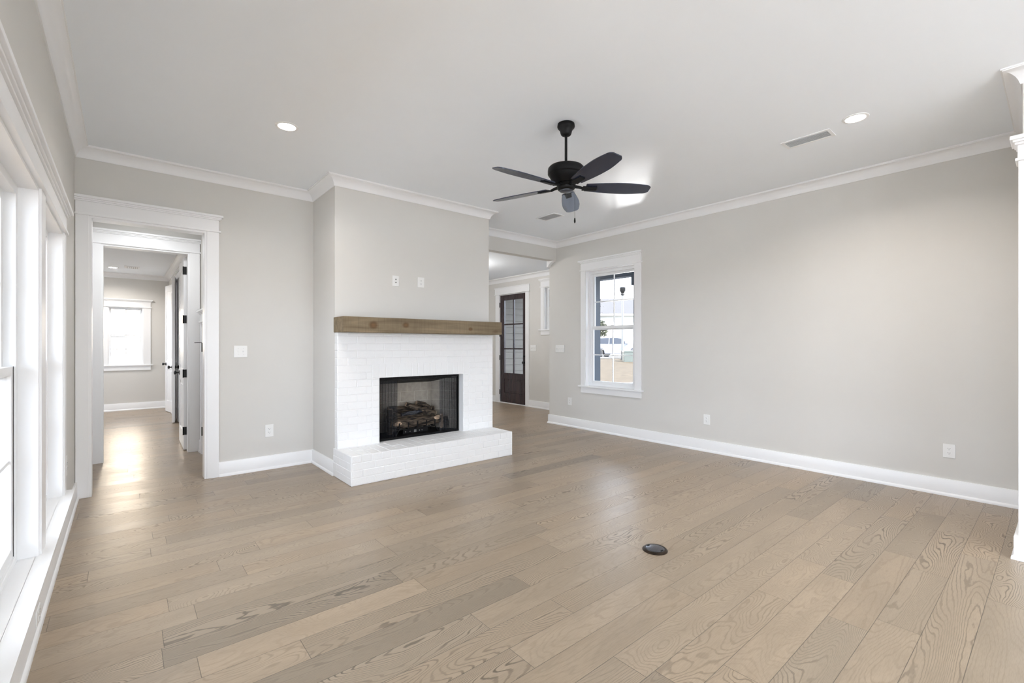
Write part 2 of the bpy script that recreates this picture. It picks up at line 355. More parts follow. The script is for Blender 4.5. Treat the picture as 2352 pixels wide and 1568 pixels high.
def thing(name, label=None, cat=None, loc=(0, 0, 0), rotz=0, group=None, kind=None, basis=None):
    o = bpy.data.objects.new(name, None); col.objects.link(o); o.empty_display_size = 0.1
    if basis:
        xd, yd = Vector(basis[0]), Vector(basis[1]); zd = xd.cross(yd)
        o.matrix_world = Matrix(((xd.x, yd.x, zd.x, loc[0]), (xd.y, yd.y, zd.y, loc[1]), (xd.z, yd.z, zd.z, loc[2]), (0, 0, 0, 1)))
    else:
        o.location = loc; o.rotation_euler = (0, 0, rotz)
    if label: o['label'] = label
    if cat: o['category'] = cat
    if group: o['group'] = group
    if kind: o['kind'] = kind
    return o
def tag(o, label, cat, group=None, kind=None):
    o['label'] = label; o['category'] = cat
    if group: o['group'] = group
    if kind: o['kind'] = kind
    return o
def copy_tree(o, parent=None):
    kids = [c for c in bpy.data.objects if c.parent is o]
    c = o.copy(); col.objects.link(c)
    if parent: c.parent = parent
    for k in kids: copy_tree(k, c)
    return c
# bases: local x = to the right, y = into the wall, z = up, as seen from the room
BACK = ((1, 0, 0), (0, 1, 0)); RIGHT = ((0, -1, 0), (1, 0, 0)); LEFT = ((0, 1, 0), (-1, 0, 0)); SOUTH = ((-1, 0, 0), (0, -1, 0))

def wall(name, axis, p, thick, u0, u1, z0, z1, holes=(), m=WALL):
    """slab along X (axis 'Y': plane y=p) or along Y (axis 'X'), holes = (u0,u1,z0,z1)"""
    mb = MB(); us = sorted({u0, u1, *[h[0] for h in holes], *[h[1] for h in holes]})
    for a, b in zip(us[:-1], us[1:]):
        zs = [z0]; cut = sorted([(h[2], h[3]) for h in holes if h[0] <= a+1e-6 and h[1] >= b-1e-6])
        segs = []; z = z0
        for c0, c1 in cut:
            if c0 > z+1e-6: segs.append((z, c0))
            z = max(z, c1)
        if z < z1-1e-6: segs.append((z, z1))
        for s0, s1 in segs:
            if axis == 'Y': mb.box(a, b, min(p, p+thick), max(p, p+thick), s0, s1)
            else: mb.box(min(p, p+thick), max(p, p+thick), a, b, s0, s1)
    return mb.build(name, m, kind='structure')

def sweep(name, path, prof, z, m=TRIM, closed=False, kind='structure'):
    P = [Vector(p) for p in path]; n = len(P); k = len(prof); offs = []
    for i in range(n):
        ns = []
        for a, b in ((i-1, i), (i, i+1)):
            if (a < 0 or b >= n) and not closed: continue
            d = (P[b % n]-P[a % n]).normalized(); ns.append(Vector((-d.y, d.x)))
        offs.append(ns[0] if len(ns) == 1 else (ns[0]+ns[1])/(1+ns[0].dot(ns[1])))
    mb = MB(); vs_ = []; fs_ = []
    for i in range(n):
        for o_, dz in prof: q = P[i]+offs[i]*o_; vs_.append((q.x, q.y, z+dz))
    for i in range(n-1):
        for j in range(k):
            j2 = (j+1) % k; fs_.append((i*k+j, i*k+j2, (i+1)*k+j2, (i+1)*k+j))
    fs_.append(tuple(range(k))); fs_.append(tuple((n-1)*k+j for j in range(k-1, -1, -1)))
    mb.add(vs_, fs_); o = mb.build(name, m, kind=kind, smooth=True); return o
CROWN = [(0, -.098), (.009, -.098), (.013, -.090), (.019, -.070), (.030, -.050), (.047, -.032), (.068, -.020), (.083, -.015), (.085, -.010), (.092, -.010), (.092, 0), (0, 0)]
BASE = [(0, 0), (.030, 0), (.030, .012), (.027, .022), (.018, .028), (.018, .144), (.016, .148), (0, .148)]

# ------------------------------------------------------------------ shell
def slab(name, x0, x1, y0, y1, z0, z1, m, kind='structure'): return MB().box(x0, x1, y0, y1, z0, z1).build(name, m, kind=kind)
slab('floor', -3.3, 7.2, YS-0.1, YF+0.1, -0.12, 0, OAK)
slab('ceiling', XL-0.14, XR+0.14, YS-0.14, YB+0.06, CH, CH+0.15, CEIL)
slab('ceiling', XL-0.14, 1.7, YB+0.12, YV+0.06, 2.81, 2.95, CEIL)      # hall
slab('ceiling', -3.3, 1.7, YV+0.06, YF+0.14, 2.81, 2.95, CEIL)          # far room
slab('ceiling', CX1-0.1, XD+0.14, YB+0.06, 10.14, 2.89, 3.05, CEIL)         # foyer

wall('wall_left', 'X', XL, -0.14, YS, YB+0.12, 0, CH, [(a, b, .32, 2.11) for a, b in WIN_L])
wall('wall_back', 'Y', YB, 0.12, XL-0.14, CX0+0.02, 0, CH, [(-0.235, 0.64, 0, 2.487)])
wall('wall_header', 'Y', YB, 0.13, CX1-0.02, XR+0.14, 2.778, CH)
ch = MB()
for b_ in ((CX0, 2.118, CY, 4.97, 0, CH), (3.202, CX1, CY, 4.97, 0, CH), (2.118, 3.202, CY, 4.97, 1.0, CH), (CX0, 2.118, 4.97, YB+.12, 0, CH), (3.202, CX1, 4.97, YB+.12, 0, CH),
           (2.118, 3.202, 5.35, YB+.12, 0, CH), (2.118, 3.202, CY, 5.35, 0, 0.20), (2.118, 3.202, 4.97, 5.35, 1.3, CH)): ch.box(*b_)
ch.build('wall_chimney', WALL, kind='structure')
wall('wall_right', 'X', XR, 0.14, YS, 5.71, 0, CH, [(3.957, 4.887, .70, 2.522)])
wall('wall_front', 'Y', YS, -0.14, XL-0.14, XR+0.14, 0, CH, [(.3, 4.9, .15, 2.45)])
slab('wall_stub', 4.33, XR+0.02, 0.045, 0.163, 0, CH, WALL)
# hall and far room
wall('wall_hall_left', 'X', XL, -0.14, YB+0.12, YV+0.01, 0, 2.81)
wall('wall_hall_right', 'X', XH, 0.12, YB+0.12, YF+0.14, 0, 2.81, [(6.00, 6.82, 0, 1.62), (9.15, 9.97, 0, 2.49), (10.2, 11.05, 0, 2.49)])
wall('wall_hall_back', 'Y', YV, 0.12, -3.3, XH, 0, 2.81, [(-0.195, 0.635, 0, 2.50)])
wall('wall_far', 'Y', YF, 0.14, -3.3, XH+0.14, 0, 2.81, [(-0.24, 0.315, .935, 2.12)])
wall('wall_far_left', 'X', -3.0, -0.14, YV, YF+0.1, 0, 2.81, [(8.7, 10.5, .8, 2.2)])
# dark closet space behind the open doors on the right of the far room
slab('wall_closet', 1.6, 1.7, YB+.12, YF+.14, 0, 2.81, WALL)
slab('wall_closet', XH+.12, 1.6, YF, YF+.14, 0, 2.81, WALL)
# foyer
wall('wall_entry', 'X', XD, 0.14, 5.71, 10.14, 0, 3.0, [(7.593-.01, 8.508+.01, 0, 2.515), (6.1, 7.0, 1.67, 2.56)])
wall('wall_entry_far', 'Y', 10.0, 0.14, CX1-0.1, XD+0.1, 0, 3.0)
wall('wall_entry_left', 'X', CX1, -0.1, YB+.12, 10.1, 0, 3.0)
wall('wall_entry_return', 'Y', 5.71, -0.12, XR+0.14, 6.82, 0, 3.0)
slab('shade_roof', -2.5, XL-.15, YS-3.4, YB+.6, 2.55, 2.72, WALL)  # unseen roof added to cut sky light at the left windows
slab('shade_roof', XD+.15, 9.6, 5.4, 10.16, 3.06, 3.2, WALL)  # unseen entry roof put in to shade the siding
slab('shade_roof', -1.5, 8.4, YS-3.4, YS-.14, 2.62, 2.80, WALL)  # unseen overhang added to keep sun and sky off the windows behind

# crown mouldings
sweep('trim_10', [(XL, YS), (XR, YS), (XR, .045), (4.33, .045)], CROWN, CH)
sweep('baseboard_front', [(XR, YS), (XR, .045), (4.44, .045)], BASE, 0)
sweep('trim_1', [(4.33, 0.045), (4.33, 0.163), (XR, 0.163), (XR, YB), (CX1, YB), (CX1, CY), (CX0, CY), (CX0, YB), (XL, YB), (XL, YS+.0)], CROWN, CH)
sweep('trim_2', [(XH, YV+0.12), (XH, YF), (-3.0, YF)], CROWN, 2.81)
sweep('trim_3', [(XR, YB+.135), (XR, 5.71), (XD, 5.71), (XD, 10.0), (CX1, 10.0)], CROWN, 2.89)
MB().prism([(YB+.003, 2.778), (YB+.012, 2.768), (YB+.05, 2.760), (YB+.09, 2.742), (YB+.12, 2.715), (YB+.135, 2.690), (YB+.150, 2.680), (5.71, 2.678), (5.71, 2.80), (YB+.135, 2.80), (YB+.135, 2.778)], 5.575, XR+.001, 'X').build('trim_9', TRIM, kind='structure')
# baseboards
sweep('baseboard_right', [(4.302, 0.045), (4.302, 0.163+.018), (XR, 0.163+.004), (XR, 5.71), (XR+.1, 5.71)], BASE, 0)
sweep('baseboard_chimney', [(CX0, CY-.004), (CX0, YB), (0.745, YB)], BASE, 0)
sweep('baseboard_left', [(XL, YB-.02), (XL, YS)], BASE, 0)
sweep('baseboard_hall_right', [(XH, 6.925), (XH, YV)], BASE, 0)
sweep('baseboard_far', [(XH, 11.2), (XH, YF), (-3.0, YF), (-3.0, YV+.12)], BASE, 0)
sweep('baseboard_entry', [(XD, 5.71), (XD, 7.472)], BASE, 0)
sweep('baseboard_entry_far', [(XD, 8.65), (XD, 10.0), (CX1, 10.0)], BASE, 0)

# ------------------------------------------------------------------ cased openings, doors, windows
def head_trim(mb, xa, xb, zh, side=1.0, top=0.17):
    """flat head board with a lip below and a stepped cap above, on the wall face (y<=0)"""
    k = top/0.17
    mb.box(xa-.016, xb+.016, -.034, 0, zh, zh+.017)
    mb.box(xa, xb, -.022, 0, zh+.017, zh+.122*k)
    mb.box(xa-.010, xb+.010, -.032, 0, zh+.122*k, zh+.134*k)
    mb.box(xa-.020, xb+.020, -.042, 0, zh+.134*k, zh+.148*k)
    mb.box(xa-.034, xb+.034, -.056, 0, zh+.148*k, zh+.170*k)
def cased_opening(name, loc, basis, w_, h_, depth, cl=.105, cr=.105, top=.17, both=True):
    t = thing(name, loc=loc, basis=basis, kind='structure')
    mb = MB()
    if cl: mb.box(-cl, 0, -.020, 0, 0, h_+.001)
    mb.box(w_, w_+cr, -.020, 0, 0, h_+.001)
    head_trim(mb, -cl, w_+cr, h_, top=top)
    mb.build('casing', TRIM, t, bevel=.002)
    j = MB(); j.box(-.001, .019, -.012, depth+.012, 0, h_); j.box(w_-.019, w_+.001, -.012, depth+.012, 0, h_); j.box(.019, w_-.019, -.012, depth+.012, h_-.019, h_+.002)
    j.build('jamb', TRIM, t, bevel=.001)
    if both:
        b = MB(); b.box(-cl, 0, depth, depth+.018, 0, h_); b.box(w_, w_+cr, depth, depth+.018, 0, h_); b.box(-cl-.02, w_+cr+.02, depth, depth+.03, h_, h_+.16)
        b.build('rear_casing', TRIM, t, bevel=.002)
    return t
t = cased_opening('door_1', (-0.235, YB, 0), BACK, 0.875, 2.487, 0.12, cl=.088, cr=.105)
t = cased_opening('door_2', (-0.195, YV, 0), BACK, 0.83, 2.50, 0.12, cl=.11, cr=.105, both=False)

def hinge(parent, x, y, z, w_=.018, d=.02, rot=False):
    mb = MB(); mb.box(x-w_, x+w_, y-.003, y+.003, z-.05, z+.05)
    mb.lathe([(.0065, z-.052), (.0065, z+.052)], 10, (x, y-.004, 0)); mb.lathe([(.004, z+.052), (.006, z+.056), (.003, z+.066)], 8, (x, y-.004, 0))
    return mb.build('hinge', BLACK, parent)
def knob(parent, x, y, z, sy, m=BLACK):
    """round knob sticking out along local y with sign sy"""
    mb = MB(); pr = [(.030, 0), (.032, .006), (.012, .010), (.010, .030), (.020, .036), (.028, .046), (.029, .054), (.022, .062), (.006, .066)]
    mb.lathe([(r, sy*q) for r, q in pr], 20, (x, y, z), 'Y')
    return mb.build('knob', m, parent, smooth=True)
def panel_door(name, loc, rotz, w_, h_, label=None, hinges=(.25, .9, 1.55, 2.2), knobs=True, handed=1, kn=('a', 'b')):
    """two panel door leaf: local x from hinge to free edge, thickness in y 0..-.038"""
    t = thing(name, loc=loc, rotz=rotz, kind='structure')
    T = .038; mb = MB(); st = .11
    mb.box(0, st, -T, 0, 0, h_); mb.box(w_-st, w_, -T, 0, 0, h_)
    zs = [(0, .22), (.86, 1.02), (h_-.12, h_)]
    for a, b in zs: mb.box(st, w_-st, -T, 0, a, b)
    mb.build('leaf', TRIM, t, bevel=.002)
    for (a, b) in ((.22, .86), (1.02, h_-.12)):
        p = MB(); p.box(st-.001, w_-st+.001, -T+.010, -.010, a-.001, b+.001)
        for y0, y1 in ((-T+.004, -T+.012), (-.012, -.004)): p.box(st+.045, w_-st-.045, y0, y1, a+.045, b-.045)
        p.build('door_panel', TRIM, t, bevel=.004)
    for z in hinges: 
        h = MB(); h.box(-.004, .0005, -T+.002, -.002, z-.05, z+.05); h.lathe([(.007, z-.052), (.007, z+.052)], 10, (-.004, .004 if handed > 0 else -T-.004, 0))
        h.build('hinge', BLACK, t)
    if knobs:
        knob(t, w_-.065, 0, .95, 1); knob(t, w_-.065, -T, .95, -1)
    return t
# nearest door, open into the far room along its right wall
panel_door('door_3', (0.585, YV+.145, 0.012), PI/2+math.radians(-1), 0.80, 2.445, hinges=(.24, .97, 1.66, 2.28))
# second leaf: free edge towards the camera, hinged further back on the same wall
panel_door('door_4', (0.772, 10.62, 0.012), -PI/2-math.radians(7), 0.80, 2.52, hinges=(.24, .97, 1.66, 2.28))
# third leaf, nearly against the wall further along
panel_door('door_5', (0.742, 11.13, 0.012), PI/2+math.radians(9), 0.60, 2.52, hinges=(.30, 1.62, 2.26))
# casings of the openings on the right wall of the far room
t = cased_opening('door_6', (XH, 9.97, 0), RIGHT, 0.82, 2.49, .12, both=False)
for z in (.28, 1.66, 2.36): 
    h = MB(); h.box(.018, .024, .02, .075, z-.05, z+.05); h.lathe([(.007, z-.052), (.007, z+.052)], 10, (.03, .012, 0)); h.build('hinge', BLACK, t)
h = MB(); h.box(.02, .80, .072, .110, .01, 2.46); h.build('leaf', TRIM, t, bevel=.002)
t = cased_opening('door_7', (XH, 11.05, 0), RIGHT, 0.85, 2.49, .12, both=False)
# small closet door low on the right wall of the hall
t = cased_opening('door_8', (XH, 6.82, 0), RIGHT, 0.82, 1.62, .12, both=False, top=.15)
h = MB(); h.box(.022, .797, .004, .040, .012, 1.598); h.build('leaf', TRIM, t, bevel=.002)
h = MB(); h.box(.12, .70, -.002, .010, .16, .75); h.box(.12, .70, -.002, .010, .88, 1.46); h.build('door_panel', TRIM, t, bevel=.004)
for z in (.285, 1.315):
    h = MB(); h.box(.004, .04, -.006, .003, z-.05, z+.05); h.lathe([(.008, z-.054), (.008, z+.054)], 10, (.020, -.010, 0)); h.build('hinge', BLACK, t)
h = MB(); h.tube([(.02, -.012, 1.372), (.012, -.05, 1.375), (0.0, -.078, 1.372)], .004, 8); h.lathe([(.007, -.004), (.009, .004)], 10, (0, -.08, 1.372)); h.build('door_stop', BLACK, t)
knob(t, .76, .004, .9, -1)

def sash(name, parent, x0, x1, z0, z1, y0, y1, st, cols, rows, m=VINYL, mw=.016, bot=None):
    mb = MB(); b = bot or st
    mb.box(x0, x0+st, y0, y1, z0, z1); mb.box(x1-st, x1, y0, y1, z0, z1); mb.box(x0+st, x1-st, y0, y1, z0, z0+b); mb.box(x0+st, x1-st, y0, y1, z1-st, z1)
    o = mb.build(name, m, parent, bevel=.003)
    gx0, gx1, gz0, gz1 = x0+st, x1-st, z0+b, z1-st; ym = (y0+y1)/2
    g = MB()
    for i in range(1, cols): x = gx0+(gx1-gx0)*i/cols; g.box(x-mw/2, x+mw/2, ym-.006, ym+.010, gz0, gz1)
    for i in range(1, rows): z = gz0+(gz1-gz0)*i/rows; g.box(gx0, gx1, ym-.0055, ym+.0095, z-mw/2, z+mw/2)
    if cols > 1 or rows > 1: g.build('muntin', m, o)
    p = MB(); p.box(gx0-.003, gx1+.003, ym-.001, ym+.001, gz0-.003, gz1+.003); p.build('pane', GLASS, o)
    return o
def window(name, loc, basis, w_, z0, z1, cl=.095, cr=.095, wall_t=.14, top=.17, stool=.045, casing=True, cols=2, rows=2, horn=.06, fr=.055, sash_y=.075, st=.042):
    """double hung window; origin at the left end of the opening on the wall face"""
    t = thing(name, loc=loc, basis=basis, kind='structure')
    if casing:
        mb = MB(); mb.box(-cl, 0, -.020, 0, z0, z1); mb.box(w_, w_+cr, -.020, 0, z0, z1); head_trim(mb, -cl, w_+cr, z1, top=top); mb.build('casing', TRIM, t, bevel=.002)
        s_ = MB(); s_.box(-cl-horn*.7, w_+cr+horn*.7, -.02-stool, 0, z0-.022, z0+.001); s_.box(0.001, w_-.001, -.001, wall_t, z0-.022, z0+.0012); s_.box(-cl, w_+cr, -.020, 0, z0-.115, z0-.022)
        s_.build('window_sill', TRIM, t, bevel=.003)
    f = MB(); y0, y1 = sash_y-.012, wall_t-.002
    f.box(-.002, .014, -.010, y0, z0, z1); f.box(w_-.014, w_+.002, -.010, y0, z0, z1); f.box(.014, w_-.014, -.010, y0, z1-.014, z1+.002)
    f.build('jamb', TRIM, t)
    g = MB(); g.box(.010, fr, y0, y1, z0, z1-.002); g.box(w_-fr, w_-.010, y0, y1, z0, z1-.002); g.box(fr, w_-fr, y0, y1, z1-fr, z1-.002); g.box(fr, w_-fr, y0, y1, z0+.0015, z0+.035)
    g.build('window_frame', VINYL, t, bevel=.002)
    zm = (z0+z1)/2
    sash('upper_sash', t, fr-.004, w_-fr+.004, zm-.03, z1-fr+.004, sash_y+.030, sash_y+.058, st, cols, rows)
    lo = sash('lower_sash', t, fr-.004, w_-fr+.004, z0+.030, zm+.03, sash_y-.002, sash_y+.027, st, cols, rows, bot=st*1.2)
    if not casing:
        q = MB(); q.box(w_-fr-.0005, w_-fr+.003, sash_y-.005, sash_y-.002, z0+.035, zm+.03); q.build('weatherstrip', SCREW2, t)
    k = MB(); k.box(w_/2-.03, w_/2+.03, sash_y-.006, sash_y+.022, zm+.03, zm+.042); k.build('sash_lock', VINYL, lo)
    return t
# left wall: joined windows under one head board (the last three share casing), and single ones behind the camera
for i, (a, b) in enumerate(WIN_L):
    window('window_%d' % (i+1), (XL, a, 0), LEFT, b-a, .32, 2.11, casing=False, sash_y=.072, rows=2)
tl = thing('trim_4', loc=(XL, 1.06, 0), basis=LEFT, kind='structure')
mb = MB(); mb.box(-.11, 0, -.020, 0, .32, 2.11); mb.box(1.0, 1.15, -.020, 0, .32, 2.11); mb.box(2.155, 2.307, -.020, 0, .32, 2.11); mb.box(3.31, 3.42, -.020, 0, .32, 2.11)
head_trim(mb, -.11, 3.42, 2.11); mb.build('casing', TRIM, tl, bevel=.002)
s_ = MB(); s_.box(-.15, 3.46, -.062, 0, .296, .3212); 
for a, b in WIN_L[3:]: s_.box(a-1.06+.001, b-1.06-.001, -.001, .14, .297, .3212)
s_.build('window_sill', TRIM, tl)
s_ = MB(); s_.box(-.11, 3.42, -.018, 0, .150, .296); s_.build('apron', TRIM, tl, bevel=.002)
tl = thing('trim_5', loc=(XL, -4.2, 0), basis=LEFT, kind='structure')
mb = MB(); mb.box(-.11, 0, -.020, 0, .32, 2.11); mb.box(1.0, 1.15, -.020, 0, .32, 2.11); mb.box(2.15, 2.26, -.020, 0, .32, 2.11); mb.box(3.09, 3.2, -.020, 0, .32, 2.11); mb.box(4.2, 4.31, -.020, 0, .32, 2.11)
head_trim(mb, -.11, 4.31, 2.11); mb.build('casing', TRIM, tl)
window('window_7', (XR, 4.887, 0), RIGHT, .93, .70, 2.522, cl=.092, cr=.105, horn=.05, top=.168, stool=.03)
window('window_8', (-0.24, YF, 0), BACK, .555, .935, 2.12, cl=.115, cr=.125, fr=.022, st=.028, stool=.02)
window('window_9', (XD, 7.0, 0), RIGHT, .9, 1.67, 2.56, cl=.10, cr=.10, stool=.03, rows=1, cols=1)
window('window_10', (-3.0, 8.7, 0), LEFT, 1.8, .8, 2.2)
for k in range(4):
    window('window_%d' % (11+k), (4.9-1.15*k, YS, 0), SOUTH, 1.15, .15, 2.45, casing=False)

# boxed white column at the end of the short wall, with its cap
tl = thing('trim_6', loc=(4.33, .163, 0), kind='structure')
mb = MB(); mb.box(-.025, .10, -.130, .017, 0, 2.50); mb.build('column_casing', TRIM, tl, bevel=.002)
mb = MB(); mb.box(-.040, .115, -.143, .030, 2.50, 2.517); mb.box(-.028, .102, -.133, .020, 2.517, 2.60); mb.box(-.045, .12, -.145, .032, 2.60, 2.615); mb.box(-.055, .13, -.153, .040, 2.615, 2.63); mb.box(-.066, .14, -.165, .052, 2.63, 2.655)
mb.build('column_cap', TRIM, tl, bevel=.002)

# front door
fd = thing('door_9', loc=(XD, 8.508, 0), basis=RIGHT, kind='structure')
mb = MB(); mb.box(-.14, -.006, -.020, 0, 0, 2.515); mb.box(.921, 1.035, -.020, 0, 0, 2.515); mb.box(-.16, 1.050, -.024, 0, 2.515, 2.675); mb.box(-.175, 1.065, -.034, 0, 2.515, 2.530); mb.box(-.175, 1.065, -.036, 0, 2.66, 2.68)
mb.build('casing', TRIM, fd, bevel=.002)
mb = MB(); mb.box(-.012, .0, 0, .14, 0, 2.512); mb.box(.915, .927, 0, .14, 0, 2.512); mb.box(0, .915, 0, .14, 2.500, 2.514); mb.box(-.01, .925, .005, .15, 0.0, .018); mb.build('jamb', TRIM, fd)
T0, T1 = .012, .056
mb = MB(); mb.box(.004, .147, T0, T1, .02, 2.498); mb.box(.806, .911, T0, T1, .02, 2.498); mb.box(.147, .806, T0, T1, 2.378, 2.498); mb.box(.147, .806, T0, T1, .56, .70); mb.box(.147, .806, T0, T1, .02, .24)
leaf = mb.build('leaf', DOORW, fd, bevel=.003)
mb = MB(); mb.box(.146, .807, T0+.014, T1-.014, .239, .561); mb.box(.19, .763, T0+.006, T1-.006, .285, .515); mb.build('door_panel', DOORW, leaf, bevel=.006)
mb = MB(); mb.box(.462, .492, T0+.004, T1-.004, .70, 2.378)
for z in (1.259, 1.819): mb.box(.147, .806, T0+.0045, T1-.0045, z-.015, z+.015)
mb.build('muntin', DOORW, leaf, bevel=.002)
mb = MB(); mb.box(.147, .806, .032, .035, .70, 2.378); mb.build('pane', GLASS, leaf)
for z in (.25, 1.05, 1.60, 2.28): h = MB(); h.box(-.022, .002, .002, .012, z-.055, z+.055); h.lathe([(.010, z-.058), (.010, z+.058)], 10, (-.008, .002, 0)); h.build('hinge', BLACK, fd)
knob(fd, .862, T0, .955, -1)
mb = MB(); mb.lathe([(.028, .0), (.028, -.012), (.022, -.016)], 20, (.862, T0, 1.10), 'Y'); mb.box(.858, .866, T0-.034, T0-.014, 1.082, 1.118); mb.build('deadbolt', BLACK, fd)

# ------------------------------------------------------------------ fireplace
fp = thing('fireplace', 'white painted brick fireplace with raised brick hearth against the chimney wall', 'fireplace', (2.66, 4.75, 0))
FX = 2.66
def brick(mb, x0, x1, z0, z1, y, j=.0035, prot=.0032, n='-Y'):
    """one painted brick on a face; frustum with softened arrises"""
    ji = lambda: random.uniform(-.0012, .0012)
    pr = prot+random.uniform(-.001, .0012); g = j*.5; g2 = j*.5+.0040
    o = [(x0+g, z0+g), (x1-g, z0+g), (x1-g, z1-g), (x0+g, z1-g)]
    i_ = [(x0+g2+ji(), z0+g2+ji()), (x1-g2+ji(), z0+g2+ji()), (x1-g2+ji(), z1-g2+ji()), (x0+g2+ji(), z1-g2+ji())]
    def P(a, c, d):
        if n == '-Y': return (a, y-d, c)
        if n == '-X': return (y-d, a, c)
        if n == '+X': return (y+d, a, c)
        if n == '+Z': return (a, c, y+d)
    mb.add([P(a, c, -.001) for a, c in o]+[P(a, c, pr) for a, c in i_], [(0, 1, 2, 3), (4, 5, 6, 7), (0, 1, 5, 4), (1, 2, 6, 5), (2, 3, 7, 6), (3, 0, 4, 7)])
def course(mb, a, b, z0, z1, L, off, y, n='-Y', cuts=None):
    x = a-off
    while x < b-1e-4:
        x0, x1 = max(x, a), min(x+L, b)
        if x1-x0 > .012: brick(mb, x0, x1, z0, z1, y, n=n)
        x += L
def local(mb, ox=-FX, oy=-4.75): mb.v = [(v[0]+ox, v[1]+oy, v[2]) for v in mb.v]; return mb
YFc = 4.75; HZ = .288; MZ = 1.474
sur = MB()
for b_ in ((CX0, 2.118, YFc, CY, HZ-.01, MZ), (3.202, CX1, YFc, CY, HZ-.01, MZ), (2.118, 3.202, YFc, CY, .99, MZ), (2.03, 2.118, CY, 4.845, HZ, 1.0), (3.202, 3.28, CY, 4.845, HZ, 1.0)): sur.box(*b_)
ROW = .0768; k = 0; z = HZ
while z < MZ-.01:
    z1 = min(z+ROW, MZ-.004); off = .10 if k % 2 else 0
    if z1 <= 1.15+.02 and z < 1.145:
        zt = min(z1, 1.15)
        course(sur, CX0, 2.033, z, z1, .2, off, YFc); course(sur, 3.287, CX1, z, z1, .2, .1-off, YFc)
        if z < .985:
            course(sur, 2.037, 2.116, z, min(z1, .99), .2, 0, YFc); course(sur, 3.204, 3.283, z, min(z1, .99), .2, 0, YFc)
    else:
        course(sur, CX0, CX1, z, z1, .2, off, YFc)
    course(sur, YFc+.001, CY, z, z1, .1 if k % 2 else .2, 0, CX0, n='-X'); course(sur, YFc+.001, CY, z, z1, .1 if k % 2 else .2, 0, CX1, n='+X')
    z += ROW; k += 1
course(sur, 2.037, 3.283, .992, 1.150, .0779, 0, YFc)
local(sur).build('brick_surround', BRICK, fp, smooth=False)
HX0, HX1, HY = 1.654, 3.642, 4.335
he = MB(); he.box(HX0, HX1, HY, CY-.001, .002, HZ-.006); rz = (HZ-.004)/4
for r_ in range(4):
    z0, z1 = .004+r_*rz, .004+(r_+1)*rz
    if r_ == 3: course(he, HX0, HX1, z0, z1, .1, 0, HY); course(he, HY, CY, z0, z1, .2, 0, HX0, n='-X'); course(he, HY, CY, z0, z1, .2, 0, HX1, n='+X')
    else:
        o_ = .1 if r_ % 2 == 0 else 0
        course(he, HX0, HX1, z0, z1, .22, .11+o_, HY); course(he, HY, CY, z0, z1, .2, o_, HX0, n='-X'); course(he, HY, CY, z0, z1, .2, o_, HX1, n='+X')
x = HX0
while x < HX1-.02:
    x1 = min(x+.1, HX1); brick(he, x, x1, HY+.001, HY+.2, HZ-.006, n='+Z', prot=.004); brick(he, x, x1, HY+.2, YFc-.002, HZ-.006, n='+Z', prot=.004); x += .1
local(he).build('hearth', BRICK, fp)
# firebox shell
fb = MB(); Y0_ = 4.845
fb.box(2.10, 2.168, Y0_, 4.875, HZ, 1.0); fb.box(3.190, 3.215, Y0_, 4.875, HZ, 1.0); fb.box(2.10, 3.215, Y0_, 4.90, .955, 1.0); fb.box(2.10, 3.215, Y0_, 5.30, HZ-.03, .302)
fb.prism([(4.90, .955), (5.22, .875), (5.30, .875), (5.30, 1.0), (4.90, 1.0)], 2.12, 3.20, 'X')
for i in range(22): fb.box(2.17+i*.047, 2.176+i*.047, Y0_-.004, Y0_, .966, .990)
local(fb).build('firebox_frame', BLACKM, fp)
fi = MB(); fi.box(2.30, 3.02, 5.20, 5.25, .295, .90)
fi.add([(2.13, 4.88, .295), (2.31, 5.2, .295), (2.31, 5.2, .95), (2.13, 4.88, .95), (2.10, 4.88, .295), (2.28, 5.25, .295), (2.28, 5.25, .95), (2.10, 4.88, .95)], [(0, 1, 2, 3), (4, 5, 6, 7), (0, 3, 7, 4), (3, 2, 6, 7)])
fi.add([(3.19, 4.88, .295), (3.01, 5.2, .295), (3.01, 5.2, .95), (3.19, 4.88, .95), (3.22, 4.88, .295), (3.04, 5.25, .295), (3.04, 5.25, .95), (3.22, 4.88, .95)], [(0, 1, 2, 3), (4, 5, 6, 7), (0, 3, 7, 4), (3, 2, 6, 7)])
liner = local(fi).build('firebox_liner', MORT, fp)
fi = MB()
for r_ in range(5):
    z0 = .30+r_*.118; off = .09 if r_ % 2 else 0
    course(fi, 2.31, 3.01, z0, min(z0+.118, .89), .185, off, 5.20)
    n_ = 2
    for sx, xa, xb in ((1, 2.13, 2.31), (-1, 3.19, 3.01)):
        for q in range(n_):
            f0, f1 = q/n_+.01, (q+1)/n_-.01
            p0 = Vector((xa+(xb-xa)*f0, 4.88+.32*f0)); p1 = Vector((xa+(xb-xa)*f1, 4.88+.32*f1)); d = Vector((sx*.0045, -.0022))
            fi.add([(p0.x, p0.y, z0+.003), (p1.x, p1.y, z0+.003), (p1.x, p1.y, z0+.115), (p0.x, p0.y, z0+.115), (p0.x+d.x, p0.y+d.y, z0+.004), (p1.x+d.x, p1.y+d.y, z0+.004), (p1.x+d.x, p1.y+d.y, z0+.114), (p0.x+d.x, p0.y+d.y, z0+.114)],
                   [(0, 1, 2, 3), (4, 5, 6, 7), (0, 1, 5, 4), (1, 2, 6, 5), (2, 3, 7, 6), (3, 0, 4, 7)])
local(fi).build('firebrick', FIREB, liner)
